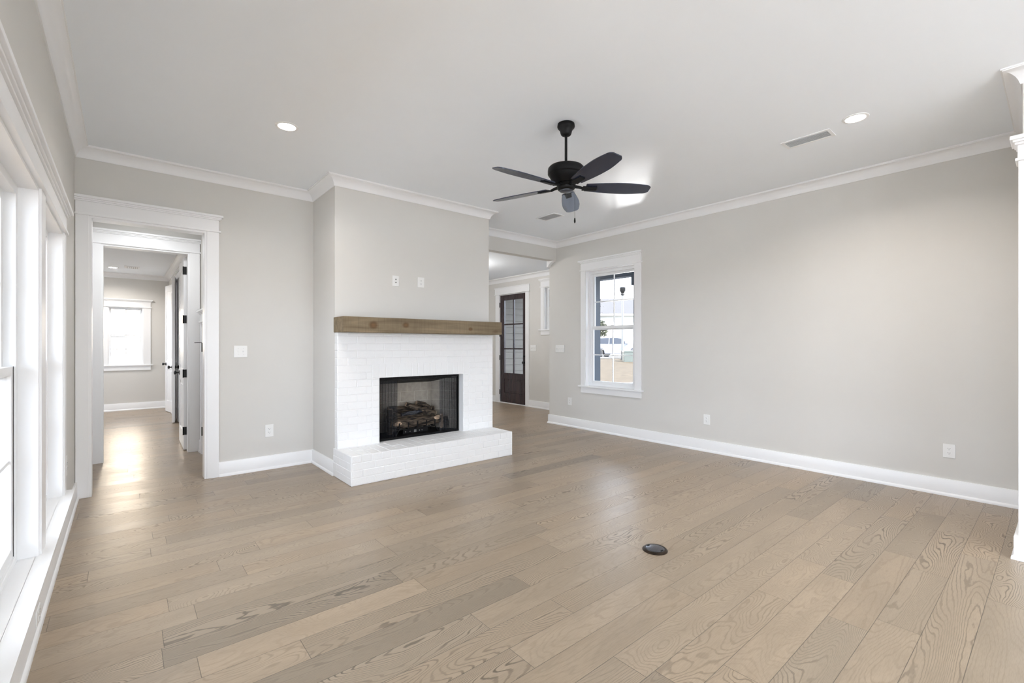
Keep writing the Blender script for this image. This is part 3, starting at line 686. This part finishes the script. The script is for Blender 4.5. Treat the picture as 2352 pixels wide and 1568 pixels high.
# spark screen: rod and two pleated curtains
rod = MB(); rod.tube([(2.17, 4.868, .944), (3.19, 4.868, .944)], .0045, 10); local(rod).build('curtain_rod', BLACK, fp, smooth=True)
def curtain(x0, x1, folds, ph):
    mb = MB(); n = folds*10; rows = 14
    vs_ = []
    for j in range(rows+1):
        z = .305+(.940-.305)*j/rows
        for i in range(n+1):
            s = i/n; a = s*folds*2*PI+ph
            amp = .011*(1-.35*j/rows); x = x0+(x1-x0)*s+.004*math.sin(a*2+j*.2)
            vs_.append((x, 4.868+amp*math.sin(a)+.002*math.sin(3*s+j*.5), z))
    fs_ = [(j*(n+1)+i, j*(n+1)+i+1, (j+1)*(n+1)+i+1, (j+1)*(n+1)+i) for j in range(rows) for i in range(n)]
    mb.add(vs_, fs_); return local(mb).build('mesh_curtain', MESHM, fp, smooth=True)
curtain(2.17, 2.385, 6, 0.4); curtain(2.945, 3.19, 7, 1.2)

# mantel beam
mt = thing('mantel_shelf', 'rough sawn brown wood beam mantel above the white brick fireplace', 'mantel', (2.655, 4.69, 1.474))
mb = MB(); mb.box(-1.0, 1.0, -.14, .139, 0, .156); mb.build('beam', BEAM, mt, bevel=.005, seg=2)

# gas logs
def log(name, pts, r, label, ends=True, m=BARK, seed=0, ridge=.18):
    pts = [Vector(p) for p in pts]; c = (pts[0]+pts[-1])/2
    t = thing(name, label, 'log', tuple(c))
    N = 26; n = 22; vs_ = []; fs_ = []
    def P(s):
        k = s*(len(pts)-1); i = min(int(k), len(pts)-2); return pts[i].lerp(pts[i+1], k-i)
    for k in range(N+1):
        s = k/N; p = P(s); d = (P(min(1, s+.05))-P(max(0, s-.05))).normalized()
        a = d.cross(Vector((0, 0, 1))) if abs(d.z) < .95 else d.cross(Vector((0, 1, 0))); a.normalize(); b = d.cross(a)
        taper = .80+.20*math.sin(PI*min(1, max(0, s*1.0)))**.4
        for i in range(n):
            th = 2*PI*i/n
            nz = noise.noise(Vector((math.cos(th)*2.1+seed*7, math.sin(th)*2.1, s*5)))*ridge + .05*math.sin(th*9+noise.noise(Vector((s*6, seed, 0)))*4)
            vs_.append(p+(a*math.cos(th)+b*math.sin(th))*r*taper*(1+nz)-c)
    for k in range(N):
        for i in range(n):
            j = (i+1) % n; fs_.append((k*n+i, k*n+j, (k+1)*n+j, (k+1)*n+i))
    fs_.append(tuple(range(n))); fs_.append(tuple(N*n+i for i in range(n)))
    mb = MB(); mb.add(vs_, fs_); mb.build('bark', m, t, smooth=True)
    if ends:
        for e, dd in ((0, 1), (-1, -1)):
            p = pts[e]; d = (pts[1]-pts[0]).normalized() if e == 0 else (pts[-2]-pts[-1]).normalized()
            q = MB(); q.tube([p-d*.004-c, p+d*.012-c, p+d*.02-c], [r*.72, r*.80, r*.55], 16); q.build('cut_end', CUT, t)
    return t
log('gas_log', [(2.36, 4.992, .436), (2.60, 4.982, .424), (3.0, 4.982, .432)], .060, 'long bark covered gas log lying along the front of the fire grate', seed=1)
log('gas_log', [(2.40, 5.14, .585), (2.70, 5.13, .56), (3.0, 5.12, .545)], .038, 'rearmost bark log against the back of the firebox', seed=2)
log('gas_log', [(2.38, 5.065, .50), (2.60, 5.065, .50), (2.80, 5.06, .49)], .046, 'thick bark log in the middle, between the front and rear logs', seed=3)
log('gas_log', [(2.585, 5.055, .635), (2.76, 5.02, .565), (2.945, 4.975, .505)], .034, 'diagonal log leaning down to the right across the pile', seed=4)
log('gas_log', [(2.755, 5.11, .635), (2.85, 5.10, .605), (2.935, 5.08, .545)], .034, 'short topmost log behind the diagonal one', seed=5)
log('gas_log', [(2.50, 5.0, .525), (2.65, 5.0, .535), (2.82, 5.01, .555)], .022, 'thin black charred log resting on the front log', ends=False, m=CHAR, seed=6, ridge=.5)
log('gas_log', [(3.03, 4.975, .315), (3.035, 4.98, .41), (3.035, 4.985, .49)], .024, 'short pale log standing upright behind the right screen curtain', seed=7, m=CUT, ends=False)
log('gas_log', [(3.115, 4.99, .315), (3.11, 4.99, .38), (3.10, 5.0, .45)], .032, 'stubby bark log standing upright at the right side of the firebox', seed=8)
log('gas_log', [(2.365, 5.02, .315), (2.37, 5.02, .45), (2.36, 5.01, .60)], .040, 'upright log standing behind the left screen curtain', seed=9)
fl_ = [o for o in bpy.data.objects if o.name == 'gas_log'][0]
for x, z, rx, rz_, ty in ((2.425, .432, .060, .028, -.05), (2.950, .456, .055, .028, .06)):
    q = MB(); q.lathe([(.001, -.9), (.5, -.8), (.85, -.5), (1, 0), (.85, .5), (.5, .8), (.001, .9)], 18, (0, 0, 0), 'Y')
    q.v = [(v[0]*rx+x-fl_.location.x, v[1]*.018+4.940-fl_.location.y+ty*0, v[2]*rz_+z-fl_.location.z+v[0]*.006) for v in q.v]; q.build('split_face', CUT, fl_, smooth=True)
gr = thing('fire_grate', 'black iron grate with upright prongs holding the gas logs', 'grate', (2.67, 4.95, .302))
gb = MB()
gb.tube([(-.235, -.03, .062), (.235, -.03, .062)], .006, 8)
gb.tube([(-.235, .14, .062), (.235, .14, .062)], .006, 8)
gb.build('cross_bar', BLACKM, gr)
for i, x in enumerate((-.235, -.118, 0, .118, .235)):
    p = MB(); p.tube([(x, .16, .064), (x, -.028, .064), (x, -.036, .140)], .0078, 8)
    if i in (0, 4): p.tube([(x, -.030, .064), (x+(-.045 if i == 0 else .045), -.034, 0)], .0065, 8); p.tube([(x, .14, .064), (x+(-.045 if i == 0 else .045), .14, 0)], .0065, 8)
    p.build('prong', BLACKM, gr)
bu = thing('gas_burner', 'black gas burner control box under the fire grate', 'burner', (2.66, 4.975, .302))
MB().box(-.16, .17, -.02, .05, 0, .05).build('housing', BLACKM, bu, bevel=.004)
MB().box(-.02, .012, -.023, -.019, .010, .040).build('label_plate', mat('grey_plate', (.16, .16, .15), .4), bu)
for x in (-.13, .05, .085, -.075):
    MB().lathe([(.006, 0), (.007, -.006), (.005, -.010)], 12, (x, -.02, .026), 'Y').build('screw', mat('steel', (.5, .5, .5), .3, .9), bu)

# ------------------------------------------------------------------ outlets, switches
def oct_(cx, cz, rx, rz, y):
    pass
def plate(loc, basis, kind, label, w_=.085, h_=.125, gangs=1, group=None):
    name, cat = {'outlet': ('wall_outlet', 'outlet'), 'switch': ('light_switch', 'light switch'), 'data': ('cable_jack', 'wall jack')}[kind]
    t = thing(name, label, cat, loc, basis=basis, group=group)
    mb = MB(); mb.box(-w_/2, w_/2, -.006, 0.0, -h_/2, h_/2); mb.build('cover_plate', PLASTIC, t, bevel=.003)
    if kind == 'outlet':
        for s in (1, -1):
            r = MB(); zc = s*.0195; pts = []
            for i in range(20):
                a = 2*PI*i/20; pts.append((max(-.0155, min(.0155, .0175*math.cos(a))), zc+.0145*math.sin(a)))
            r.prism(pts, -.0085, -.005, 'Y'); ro = r.build('receptacle', PLASTIC, t)
            s_ = MB(); s_.box(-.0078, -.0052, -.0092, -.0084, zc+.000, zc+.009); s_.box(.0052, .0078, -.0092, -.0084, zc+.001, zc+.008); s_.lathe([(.0028, -.0092), (.0028, -.0084)], 10, (0, 0, zc-.007), 'Y')
            s_.build('slots', SLOT, ro)
    elif kind == 'data':
        for zc in (.017, -.017): MB().lathe([(.007, -.006), (.007, -.010), (.003, -.0105)], 12, (0, 0, zc), 'Y').build('jack', SLOT, t)
    else:
        for g in range(gangs):
            x = (g-(gangs-1)/2)*.046
            s_ = MB(); s_.box(x-.0055, x+.0055, -.0085, -.005, -.013, .013); fo = s_.build('toggle_slot', SLOT if False else PLASTIC, t)
            q = MB(); q.add([(x-.004, -.008, -.004), (x+.004, -.008, -.004), (x+.004, -.008, .008), (x-.004, -.008, .008), (x-.0035, -.020, -.012), (x+.0035, -.020, -.012), (x+.0035, -.020, -.004), (x-.0035, -.020, -.004)],
                            [(0, 1, 2, 3), (4, 5, 6, 7), (0, 1, 5, 4), (1, 2, 6, 5), (2, 3, 7, 6), (3, 0, 4, 7)]); q.build('toggle', PLASTIC, t)
            for zc in (.030, -.030): MB().lathe([(.003, -.0055), (.003, -.0068)], 8, (x, 0, zc), 'Y').build('screw', SCREW, t)
    return t
plate((.940, YB, 1.277), BACK, 'switch', 'white two-toggle light switch beside the hall doorway', w_=.124, h_=.122, gangs=2)
plate((1.212, YB, .415), BACK, 'outlet', 'white outlet low on the wall between the hall doorway and the chimney', w_=.082, h_=.135)
plate((2.345, CY, 2.065), BACK, 'data', 'left of the two white plates above the mantel, with two round jacks', w_=.080, h_=.120)
plate((2.663, CY, 2.075), BACK, 'outlet', 'right of the two white plates above the mantel, a duplex outlet', w_=.086, h_=.120)
plate((XR, 5.455, 1.283), RIGHT, 'switch', 'wide white switch plate on the right wall beside the tall window', w_=.205, h_=.124, gangs=4)
plate((XR, 5.230, .415), RIGHT, 'outlet', 'white outlet below the wide switch plate, left of the tall window', w_=.086, h_=.125)
plate((XR, 2.89, .403), RIGHT, 'outlet', 'white outlet on the bare right wall just right of the tall window', w_=.083, h_=.127)
plate((XR, .652, .400), RIGHT, 'outlet', 'nearest white outlet, at the far right end of the right wall', w_=.083, h_=.122)
plate((XL, 4.72, .455), LEFT, 'outlet', 'white outlet seen edge-on between the left windows and the room corner', w_=.083, h_=.15)
plate((XL-.0-.018+.0+.036, 3.08, .085), LEFT, 'outlet', 'white outlet set in the baseboard under the left window sill', w_=.115, h_=.07)
plate((XD, 7.345, 1.28), RIGHT, 'switch', 'white light switch on the foyer wall beside the dark front door', w_=.182, h_=.131, gangs=3)

# round floor outlet
fo = thing('floor_outlet', 'round dark bronze floor outlet cover set in the oak floor', 'floor outlet', (2.672, 1.722, 0))
MB().lathe([(.080, 0), (.080, .003), (.074, .010), (.066, .013), (.062, .0125), (.060, .010)], 48).build('rim', BRONZE, fo, smooth=True)
lid = MB().lathe([(.0598, .004), (.0598, .0115), (.052, .0135)], 48).build('lid', mat('pewter_lid', (.09, .09, .10), .25, .6, var=.1), fo, smooth=True)
for s in (1, -1): MB().box(-.012, .012, s*.050-.004, s*.050+.004, .012, .0145).build('lid_notch', BLACKM, lid)

# ------------------------------------------------------------------ ceiling fan
FXc, FYc = 2.666, 2.514
fan = thing('ceiling_fan', 'matte black five-blade ceiling fan on a downrod in the middle of the room', 'ceiling fan', (FXc, FYc, 2.5))
zc = CH-2.5
MB().lathe([(.052, zc-.0005), (.066, zc-.004), (.069, zc-.024), (.066, zc-.034), (.056, zc-.044), (.048, zc-.056), (.044, zc-.074), (.040, zc-.086), (.032, zc-.094), (.02, zc-.096)], 40).build('canopy', BLACKM, fan, smooth=True)
MB().lathe([(.0105, zc-.35), (.0105, zc-.085)], 16).build('downrod', BLACKM, fan, smooth=True)
hz = .088     # blade plane above 2.5
MB().lathe([(.014, .272), (.026, .270), (.026, .258), (.070, .254), (.108, .250), (.130, .243), (.141, .231), (.143, .218), (.143, .188), (.138, .180), (.132, .177), (.124, .158), (.110, .138), (.090, .122), (.080, .112)], 48).build('motor_housing', BLACKM, fan, smooth=True)
MB().lathe([(.060, .118), (.070, .112), (.072, .095), (.058, .088)], 40).build('hub', BLACKM, fan, smooth=True)
sh = MB().lathe([(.058, .100), (.068, .094), (.071, .084), (.070, .074), (.060, .062), (.052, .058)], 40).build('switch_housing', BLACKM, fan, smooth=True)
MB().lathe([(.052, .059), (.050, .053), (.040, .048), (.004, .045)], 40).build('bottom_cap', mat('satin_slate', (.05, .055, .07), .3, .3), fan, smooth=True)
R0, R1 = .155, .675
for k in range(5):
    a = math.radians((38, 108, 176, 253, 325)[k]); pitch = math.radians(-12)
    br = MB()   # blade iron
    def T(x, y, z):
        y2, z2 = y*math.cos(pitch)-z*math.sin(pitch), y*math.sin(pitch)+z*math.cos(pitch)
        return (x*math.cos(a)-y2*math.sin(a), x*math.sin(a)+y2*math.cos(a), hz+z2)
    br.tube([T(.060, 0, .006), T(.105, 0, .0), T(.135, 0, -.008)], [.014, .011, .010], 10)
    br.add([T(*p) for p in [(.13, -.030, -.012), (.245, -.024, -.012), (.245, .024, -.012), (.13, .030, -.012), (.13, -.030, -.0045), (.245, -.024, -.0045), (.245, .024, -.0045), (.13, .030, -.0045)]],
           [(0, 1, 2, 3), (4, 5, 6, 7), (0, 1, 5, 4), (1, 2, 6, 5), (2, 3, 7, 6), (3, 0, 4, 7)])
    br.build('blade_bracket', BLACKM, fan, bevel=.002)
    n = 40; up = []; lo = []
    for i in range(n+1):
        s = .9*i/20 if i <= 20 else .9+.1*math.sin((i-20)/20*PI/2); x = R0+(R1-R0)*s
        if s < .9: wd = .050+.026*math.sin(min(1, s/.62)*PI/2) - .016*max(0, (s-.62)/.28)**1.6
        else: wd = .060*math.sqrt(max(0, 1-((s-.9)/.1)**2*.72))
        up.append((x+(.012*0), wd)); lo.append((x, -wd))
    poly = lo+up[::-1]; m_ = len(poly); vs_ = [T(x, y, -.0035) for x, y in poly]+[T(x, y, .0035) for x, y in poly]
    b = MB(); b.add(vs_, [tuple(range(m_)), tuple(range(2*m_-1, m_-1, -1))]+[(i, (i+1) % m_, m_+(i+1) % m_, m_+i) for i in range(m_)])
    b.build('blade', BLADE, fan, bevel=.0015)
pc = MB(); px_, py_ = .052, -.045
for i in range(60): pc.lathe([(.0006, -.0016), (.0016, 0), (.0006, .0016)], 6, (px_, py_, .058-.0036*i))
pc.build('pull_chain', BLACK, fan)
MB().lathe([(.001, -.155), (.004, -.158), (.0065, -.175), (.0065, -.188), (.003, -.197)], 16, (px_, py_, 0)).build('chain_fob', BLACKM, fan, smooth=True)

# ------------------------------------------------------------------ recessed lights, vents
def can(loc, label, r=.062, spot=0):
    t = thing('recessed_light', label, 'ceiling light', loc)
    MB().lathe([(r+.024, 0), (r+.022, -.004), (r+.004, -.006), (r, -.003), (r-.002, 0)], 40).build('trim_ring', TRIM, t, smooth=True)
    MB().lathe([(r-.001, -.0008), (r-.001, -.004), (r*.6, -.0052)], 40).build('lens', LENS, t)
    if spot:
        l = bpy.data.lights.new('can_beam', 'AREA'); l.shape = 'DISK'; l.size = 2*r*.9; l.energy = spot; l.color = (1, .94, .88); l.spread = math.radians(150)
        o = bpy.data.objects.new('can_beam', l); col.objects.link(o); o.parent = t; o.location = (0, 0, -.012)
    return t
can((.996, 3.973, CH), 'round recessed ceiling light nearest the hall doorway', spot=3.5)
can((4.30, 1.023, CH), 'round recessed ceiling light near the right wall beside the air vent', spot=6)
can((-.154, 11.54, 2.81), 'round recessed ceiling light in the far room seen through the doorways', spot=5)
def vent(loc, lx, ly, label, rot=0, n=7):
    t = thing('ceiling_vent', label, 'air vent', loc, rotz=rot)
    mb = MB(); f = .024; mb.box(-lx/2, lx/2, -ly/2, -ly/2+f, -.006, 0); mb.box(-lx/2, lx/2, ly/2-f, ly/2, -.006, 0); mb.box(-lx/2, -lx/2+f, -ly/2+f, ly/2-f, -.006, 0); mb.box(lx/2-f, lx/2, -ly/2+f, ly/2-f, -.006, 0)
    mb.build('frame', TRIM, t, bevel=.002)
    MB().box(-lx/2+f, lx/2-f, -ly/2+f, ly/2-f, -.0012, -.0002).build('backing', mat('vent_shadow_grey', (.62, .62, .62), .8), t)
    s_ = MB(); w_ = (lx-2*f)/n
    for i in range(n):
        x0 = -lx/2+f+w_*i
        s_.add([(x0, -ly/2+f, -.0095), (x0+w_*.72, -ly/2+f, -.003), (x0+w_*.72, ly/2-f, -.003), (x0, ly/2-f, -.0095), (x0, -ly/2+f, -.008), (x0+w_*.72, -ly/2+f, -.0015), (x0+w_*.72, ly/2-f, -.0015), (x0, ly/2-f, -.008)],
               [(0, 1, 2, 3), (4, 5, 6, 7), (0, 1, 5, 4), (1, 2, 6, 5), (2, 3, 7, 6), (3, 0, 4, 7)])
    s_.build('louvers', TRIM, t)
    return t
vent((4.43, 1.387, CH), .18, .36, 'white louvered ceiling vent beside the recessed light near the right wall')
vent((4.435, 4.485, CH), .20, .36, 'white louvered ceiling vent behind the fan, near the foyer opening')
vent((.121, 11.31, 2.81), .22, .30, 'small louvered ceiling vent in the far room', n=6)

# ------------------------------------------------------------------ outside
CONC = mat('pale_concrete', (.66, .68, .71), .8, var=.04, scale=2)
PORCH = mat('slate_porch_paint', (.045, .062, .085), .5, var=.03)
LAWN = mat('dry_winter_grass', (.044, .035, .025), .95, var=.25, scale=5, bump=.4, bscale=12, spec=.1)
SIDING = mat('beige_lap_siding', (.115, .103, .084), .7, var=.01)
def grid_ground(name, xs, ys, zf, m, label, cat):
    mb = MB(); nx, ny = len(xs), len(ys)
    mb.add([(x, y, zf(x, y)) for y in ys for x in xs], [(j*nx+i, j*nx+i+1, (j+1)*nx+i+1, (j+1)*nx+i) for j in range(ny-1) for i in range(nx-1)])
    o = mb.build(name, m, smooth=True); return o
def gz(x, y):
    d = x*math.sin(TH)+y*math.cos(TH)
    if x < 8.6: return -.22
    pts = [(0, -.25), (19, -.22), (26, .12), (31, .36), (36, .33), (41, .36), (48, 1.15), (58, 2.2), (75, 3.0), (200, 3.4)]
    for (a, za), (b, zb) in zip(pts, pts[1:]):
        if a <= d <= b: return za+(zb-za)*(d-a)/(b-a)
    return 3.4
xs = [-40, -20, -3, 5.8, 7.95, 8.6, 9.4]+[10+i*1.5 for i in range(60)]; ys = [-60, -40, -20, -10]+[-5+i*1.5 for i in range(55)]
g = grid_ground('lawn', xs, ys, gz, LAWN, '', ''); g['kind'] = 'structure'
slab('bounce_slab', -9, XL-.16, -14, 6.5, -.25, -.10, CONC); slab('bounce_slab', -2, 12, -14, YS-.16, -.25, -.11, CONC)  # unseen pale slabs added to bounce daylight up to the ceiling
slab('porch_floor', XR+.15, 8.35, -3, 10, -.21, -.06, CONC)
# concrete walk between the porch and the lawn, bluish shade put into its colour
slab('walkway', 8.7, 17.0, -4, 11.2, -.32, -.16, mat('shade_tinted_concrete', (.022, .026, .034), .7))
pp = MB(); 
pr = thing('porch_frame', 'dark slate painted porch posts and beam outside the tall window', 'porch')
MB().box(XR+.15, 6.84, 5.572, 5.589, -.06, 3.05).build('corner_cladding', PORCH, pr)
for ya, yb in ((4.95, 5.46),):
    MB().box(7.72, 7.88, ya, yb, -.06, 2.74).build('post', PORCH, pr, bevel=.004)
    MB().box(7.69, 7.91, ya-.03, yb+.03, -.06, .06).build('post_base', PORCH, pr)
    MB().box(7.695, 7.905, ya-.035, yb+.035, 2.53, 2.74).build('post_cap', PORCH, pr)
MB().box(7.70, 7.90, -3, 9.9, 2.72, 3.05).build('beam', PORCH, pr)
MB().box(XR+.15, 8.3, -3, 5.59, 3.05, 3.12).build('porch_ceiling', PORCH, pr)
sd = MB(); sd.box(6.93, 9.35, 10.16, 10.3, -.2, 3.4)
for i in range(19):
    z0 = -.1+i*.178; sd.add([(6.93, 10.160, z0+.172), (9.35, 10.160, z0+.172), (9.35, 10.160-.014, z0), (6.93, 10.160-.014, z0), (6.93, 10.162, z0), (9.35, 10.162, z0)], [(0, 1, 2, 3), (3, 2, 5, 4)])
sd.build('wall_siding', SIDING, kind='structure')
def at(u, d, z=None):
    a = (u-1176)/1062.5; x = d*(math.sin(TH)+a*math.cos(TH)); y = d*(math.cos(TH)-a*math.sin(TH)); return (x, y, gz(x, y) if z is None else z)
# street lamp
p = at(1430, 31)
sl = thing('street_lamp', 'tall grey street lamp with a clear acorn globe on the lawn outside the window', 'street lamp', p)
MB().lathe([(.16, 0), (.16, .10), (.13, .16), (.12, .55), (.09, .62)], 16).build('base', BLACK, sl, smooth=True)
MB().lathe([(.085, .55), (.07, 4.35)], 16).build('pole', mat('galvanised_pole', (.11, .115, .115), .5, .3), sl, smooth=True)
MB().lathe([(.08, 4.3), (.14, 4.36), (.10, 4.45), (.19, 4.62), (.20, 4.82), (.16, 4.86)], 20).build('collar', BLACKM, sl, smooth=True)
MB().lathe([(.15, 4.85), (.24, 5.05), (.27, 5.25), (.24, 5.5), (.14, 5.72), (.05, 5.8)], 24).build('globe', glass_mat('globe_glass', (.8, .85, .88)), sl, smooth=True)
MB().lathe([(.06, 5.78), (.04, 5.84), (.012, 6.0)], 12).build('finial', BLACKM, sl, smooth=True)
# utility box
p = at(1445, 29.5)
ub = thing('utility_box', 'pale green utility cabinet beside the street lamp on the lawn', 'utility box', p, rotz=-TH)
MB().box(-.38, .38, -.3, .3, -.1, .62).build('cabinet', mat('green_cabinet', (.045, .055, .050), .5), ub, bevel=.02)
MB().prism([(-.40, .60), (.40, .60), (.38, .70), (-.38, .70)], -.32, .32, 'Y').build('lid', mat('green_lid', (.05, .06, .055), .5), ub, bevel=.01)
# car
p = at(1424, 37.6)
car = thing('car', 'white station-wagon-like car parked on the street beyond the lawn', 'car', p, rotz=-TH-math.radians(31))
PAINT = mat('white_car_paint', (.16, .165, .18), .2, var=.0)
DG = mat('dark_car_glass', (.010, .013, .022), .08)
prof = [(-2.42, .42), (-2.45, .75), (-2.38, 1.02), (-2.25, 1.10), (-1.98, 1.48), (-1.75, 1.62), (-1.2, 1.69), (0.1, 1.69), (.45, 1.62), (1.25, 1.12), (2.05, 1.02), (2.38, .88), (2.45, .60), (2.42, .34)]
low = [(1.95, .30), (1.9, .55), (1.75, .70), (1.5, .76), (1.25, .70), (1.1, .55), (1.05, .28), (-1.0, .28), (-1.05, .55), (-1.2, .70), (-1.45, .76), (-1.7, .70), (-1.85, .55), (-1.9, .34)]
MB().prism(prof+low, -.93, .93, 'Y').build('body', PAINT, car, bevel=.07, seg=3, smooth=True)
MB().prism([(-1.90, 1.13), (-1.78, 1.42), (-1.55, 1.53), (-.62, 1.57), (-.66, 1.10)], -.945, .945, 'Y').build('side_window', DG, car, bevel=.01)
MB().prism([(-.56, 1.10), (-.54, 1.57), (.05, 1.57), (.36, 1.50), (.92, 1.12)], -.945, .945, 'Y').build('side_window', DG, car, bevel=.01)
q = MB(); q.add([(.50, -.78, 1.60), (.50, .78, 1.60), (1.24, .84, 1.145), (1.24, -.84, 1.145), (.48, -.78, 1.57), (.48, .78, 1.57), (1.20, .84, 1.11), (1.20, -.84, 1.11)], [(0, 1, 2, 3), (4, 5, 6, 7), (0, 1, 5, 4), (1, 2, 6, 5), (2, 3, 7, 6), (3, 0, 4, 7)])
q.build('windscreen', DG, car)
for s in (1, -1):
    MB().box(.75, .95, s*1.02-.1, s*1.02+.1, 1.10, 1.24).build('side_mirror', PAINT, car, bevel=.03)
    for x in (1.5, -1.45):
        wh = MB().lathe([(.20, s*.98-s*.22), (.33, s*.98-s*.22), (.345, s*.98-s*.19), (.345, s*.98-s*.02), (.32, s*.98), (.25, s*.98)], 28, (x, 0, .345), 'Y').build('wheel', mat('tyre_rubber', (.012, .012, .013), .7), car, smooth=True)
        r = MB(); r.lathe([(.06, s*.975), (.06, s*.99)], 12, (x, 0, .345), 'Y')
        for k in range(5):
            a = 2*PI*k/5; r.tube([(x+.05*math.cos(a), s*.98, .345+.05*math.sin(a)), (x+.24*math.cos(a), s*.98, .345+.24*math.sin(a))], .018, 6)
        r.build('rim', mat('alloy_rim', (.08, .08, .08), .3, .8), wh)
# street, driveway, house
def strip(name, d0, d1, u0, u1, m, lift=.02, nd=8, nu=10):
    mb = MB(); vs_ = []
    for i in range(nd+1):
        d = d0+(d1-d0)*i/nd
        for j in range(nu+1):
            x, y, z = at(u0+(u1-u0)*j/nu, d); vs_.append((x, y, z+lift))
    mb.add(vs_, [(i*(nu+1)+j, i*(nu+1)+j+1, (i+1)*(nu+1)+j+1, (i+1)*(nu+1)+j) for i in range(nd) for j in range(nu)])
    return mb.build(name, m, kind='structure')
strip('street', 33.5, 41, 900, 1900, mat('asphalt', (.22, .22, .23), .9), .03)
strip('driveway', 41, 62, 1392, 1620, mat('driveway_concrete', (.3, .3, .3), .9), .05)
p = at(1410, 62)
hs = thing('house', 'pale single-storey house with grey shingled roof across the street', 'house', p, rotz=-TH)
MB().box(-14, 14, 0, 9, -1.5, 3.1).build('wall', mat('cream_render', (.38, .375, .34), .8), hs)
MB().prism([(-.7, 3.05), (4.5, 5.6), (9.7, 3.05), (9.7, 2.9), (-.7, 2.9)], -14.6, 14.6, 'X').build('roof', mat('grey_shingles', (.030, .029, .031), .9, var=.12, scale=3), hs)
MB().box(-1.0, 4.2, -.06, .05, -.6, 2.3).build('garage_door', mat('garage_white', (.28, .28, .27), .6), hs)
MB().box(-14.6, 14.6, -.74, -.68, 2.85, 3.10).build('fascia', mat('fascia_white', (.20, .19, .16), .6), hs)
# shrub by the house and bare twigs of a tree
def leafball(name, loc, r, n, m, label, cat, seed=1, leaf=.12):
    rnd = random.Random(seed); mb = MB()
    for i in range(n):
        v = Vector((rnd.gauss(0, 1), rnd.gauss(0, 1), rnd.gauss(0, 1))).normalized()*r*rnd.random()**.4
        a = Vector((rnd.gauss(0, 1), rnd.gauss(0, 1), rnd.gauss(0, 1))).normalized(); b = a.cross(Vector((.3, .5, .8))).normalized()
        v.z = v.z*1.3+r*1.1
        mb.add([v-a*leaf, v+b*leaf*.5, v+a*leaf, v-b*leaf*.5], [(0, 1, 2, 3)])
    t = thing(name, label, cat, loc); mb.build('foliage', m, t); MB().tube([(0, 0, -.5), (0, 0, r)], .08, 8).build('stem', BARK, t); return t
leafball('shrub', at(1379, 58.5), .95, 900, mat('dull_green_leaf', (.035, .04, .02), .8), 'dull green shrub beside the house across the street', 'shrub', 3, .14)
tr = thing('tree', 'nearly leafless tree reaching over the roof of the house across the street', 'tree', at(1352, 54))
rnd = random.Random(5); br = MB(); lv = MB()
br.tube([(0, 0, -.3), (0, 0, 3.2), (.2, 0, 5)], [.2, .15, .09], 8)
for i in range(26):
    a = rnd.uniform(0, 2*PI); z0 = rnd.uniform(2.5, 5.0); L_ = rnd.uniform(1.2, 3.0)
    e = Vector((math.cos(a)*L_, math.sin(a)*L_, z0+rnd.uniform(.4, 2.6))); br.tube([(0.05, 0, z0), tuple(e*.5+Vector((0, 0, z0*.5+.2))), tuple(e)], [.045, .03, .012], 5)
    for k in range(10):
        q = e*rnd.uniform(.6, 1.05)+Vector((rnd.gauss(0, .25), rnd.gauss(0, .25), z0*.0+rnd.gauss(0, .25))); b_ = Vector((rnd.gauss(0, 1), rnd.gauss(0, 1), rnd.gauss(0, 1))).normalized()*.09
        c_ = b_.cross(Vector((0, 0, 1)))*.6; lv.add([q-b_, q+c_, q+b_, q-c_], [(0, 1, 2, 3)])
br.build('branches', mat('tree_bark', (.06, .05, .045), .9), tr); lv.build('foliage', mat('brown_leaf', (.06, .045, .03), .8), tr)
# fence outside the far window
fe = thing('garden_fence', 'pale board fence outside the far room window', 'fence', (0, 17, -.2))
for i in range(2): MB().box(-4, 4, .03, .07, .45+.8*i, .53+.8*i).build('rail', mat('pale_fence_wood', (.30, .27, .22), .8), fe)
q = MB()
for i in range(54): q.box(-4+i*.15, -4+i*.15+.14, 0, .025, 0, 1.45)
q.build('boards', mat('pale_fence_board', (.30, .28, .235), .8), fe)
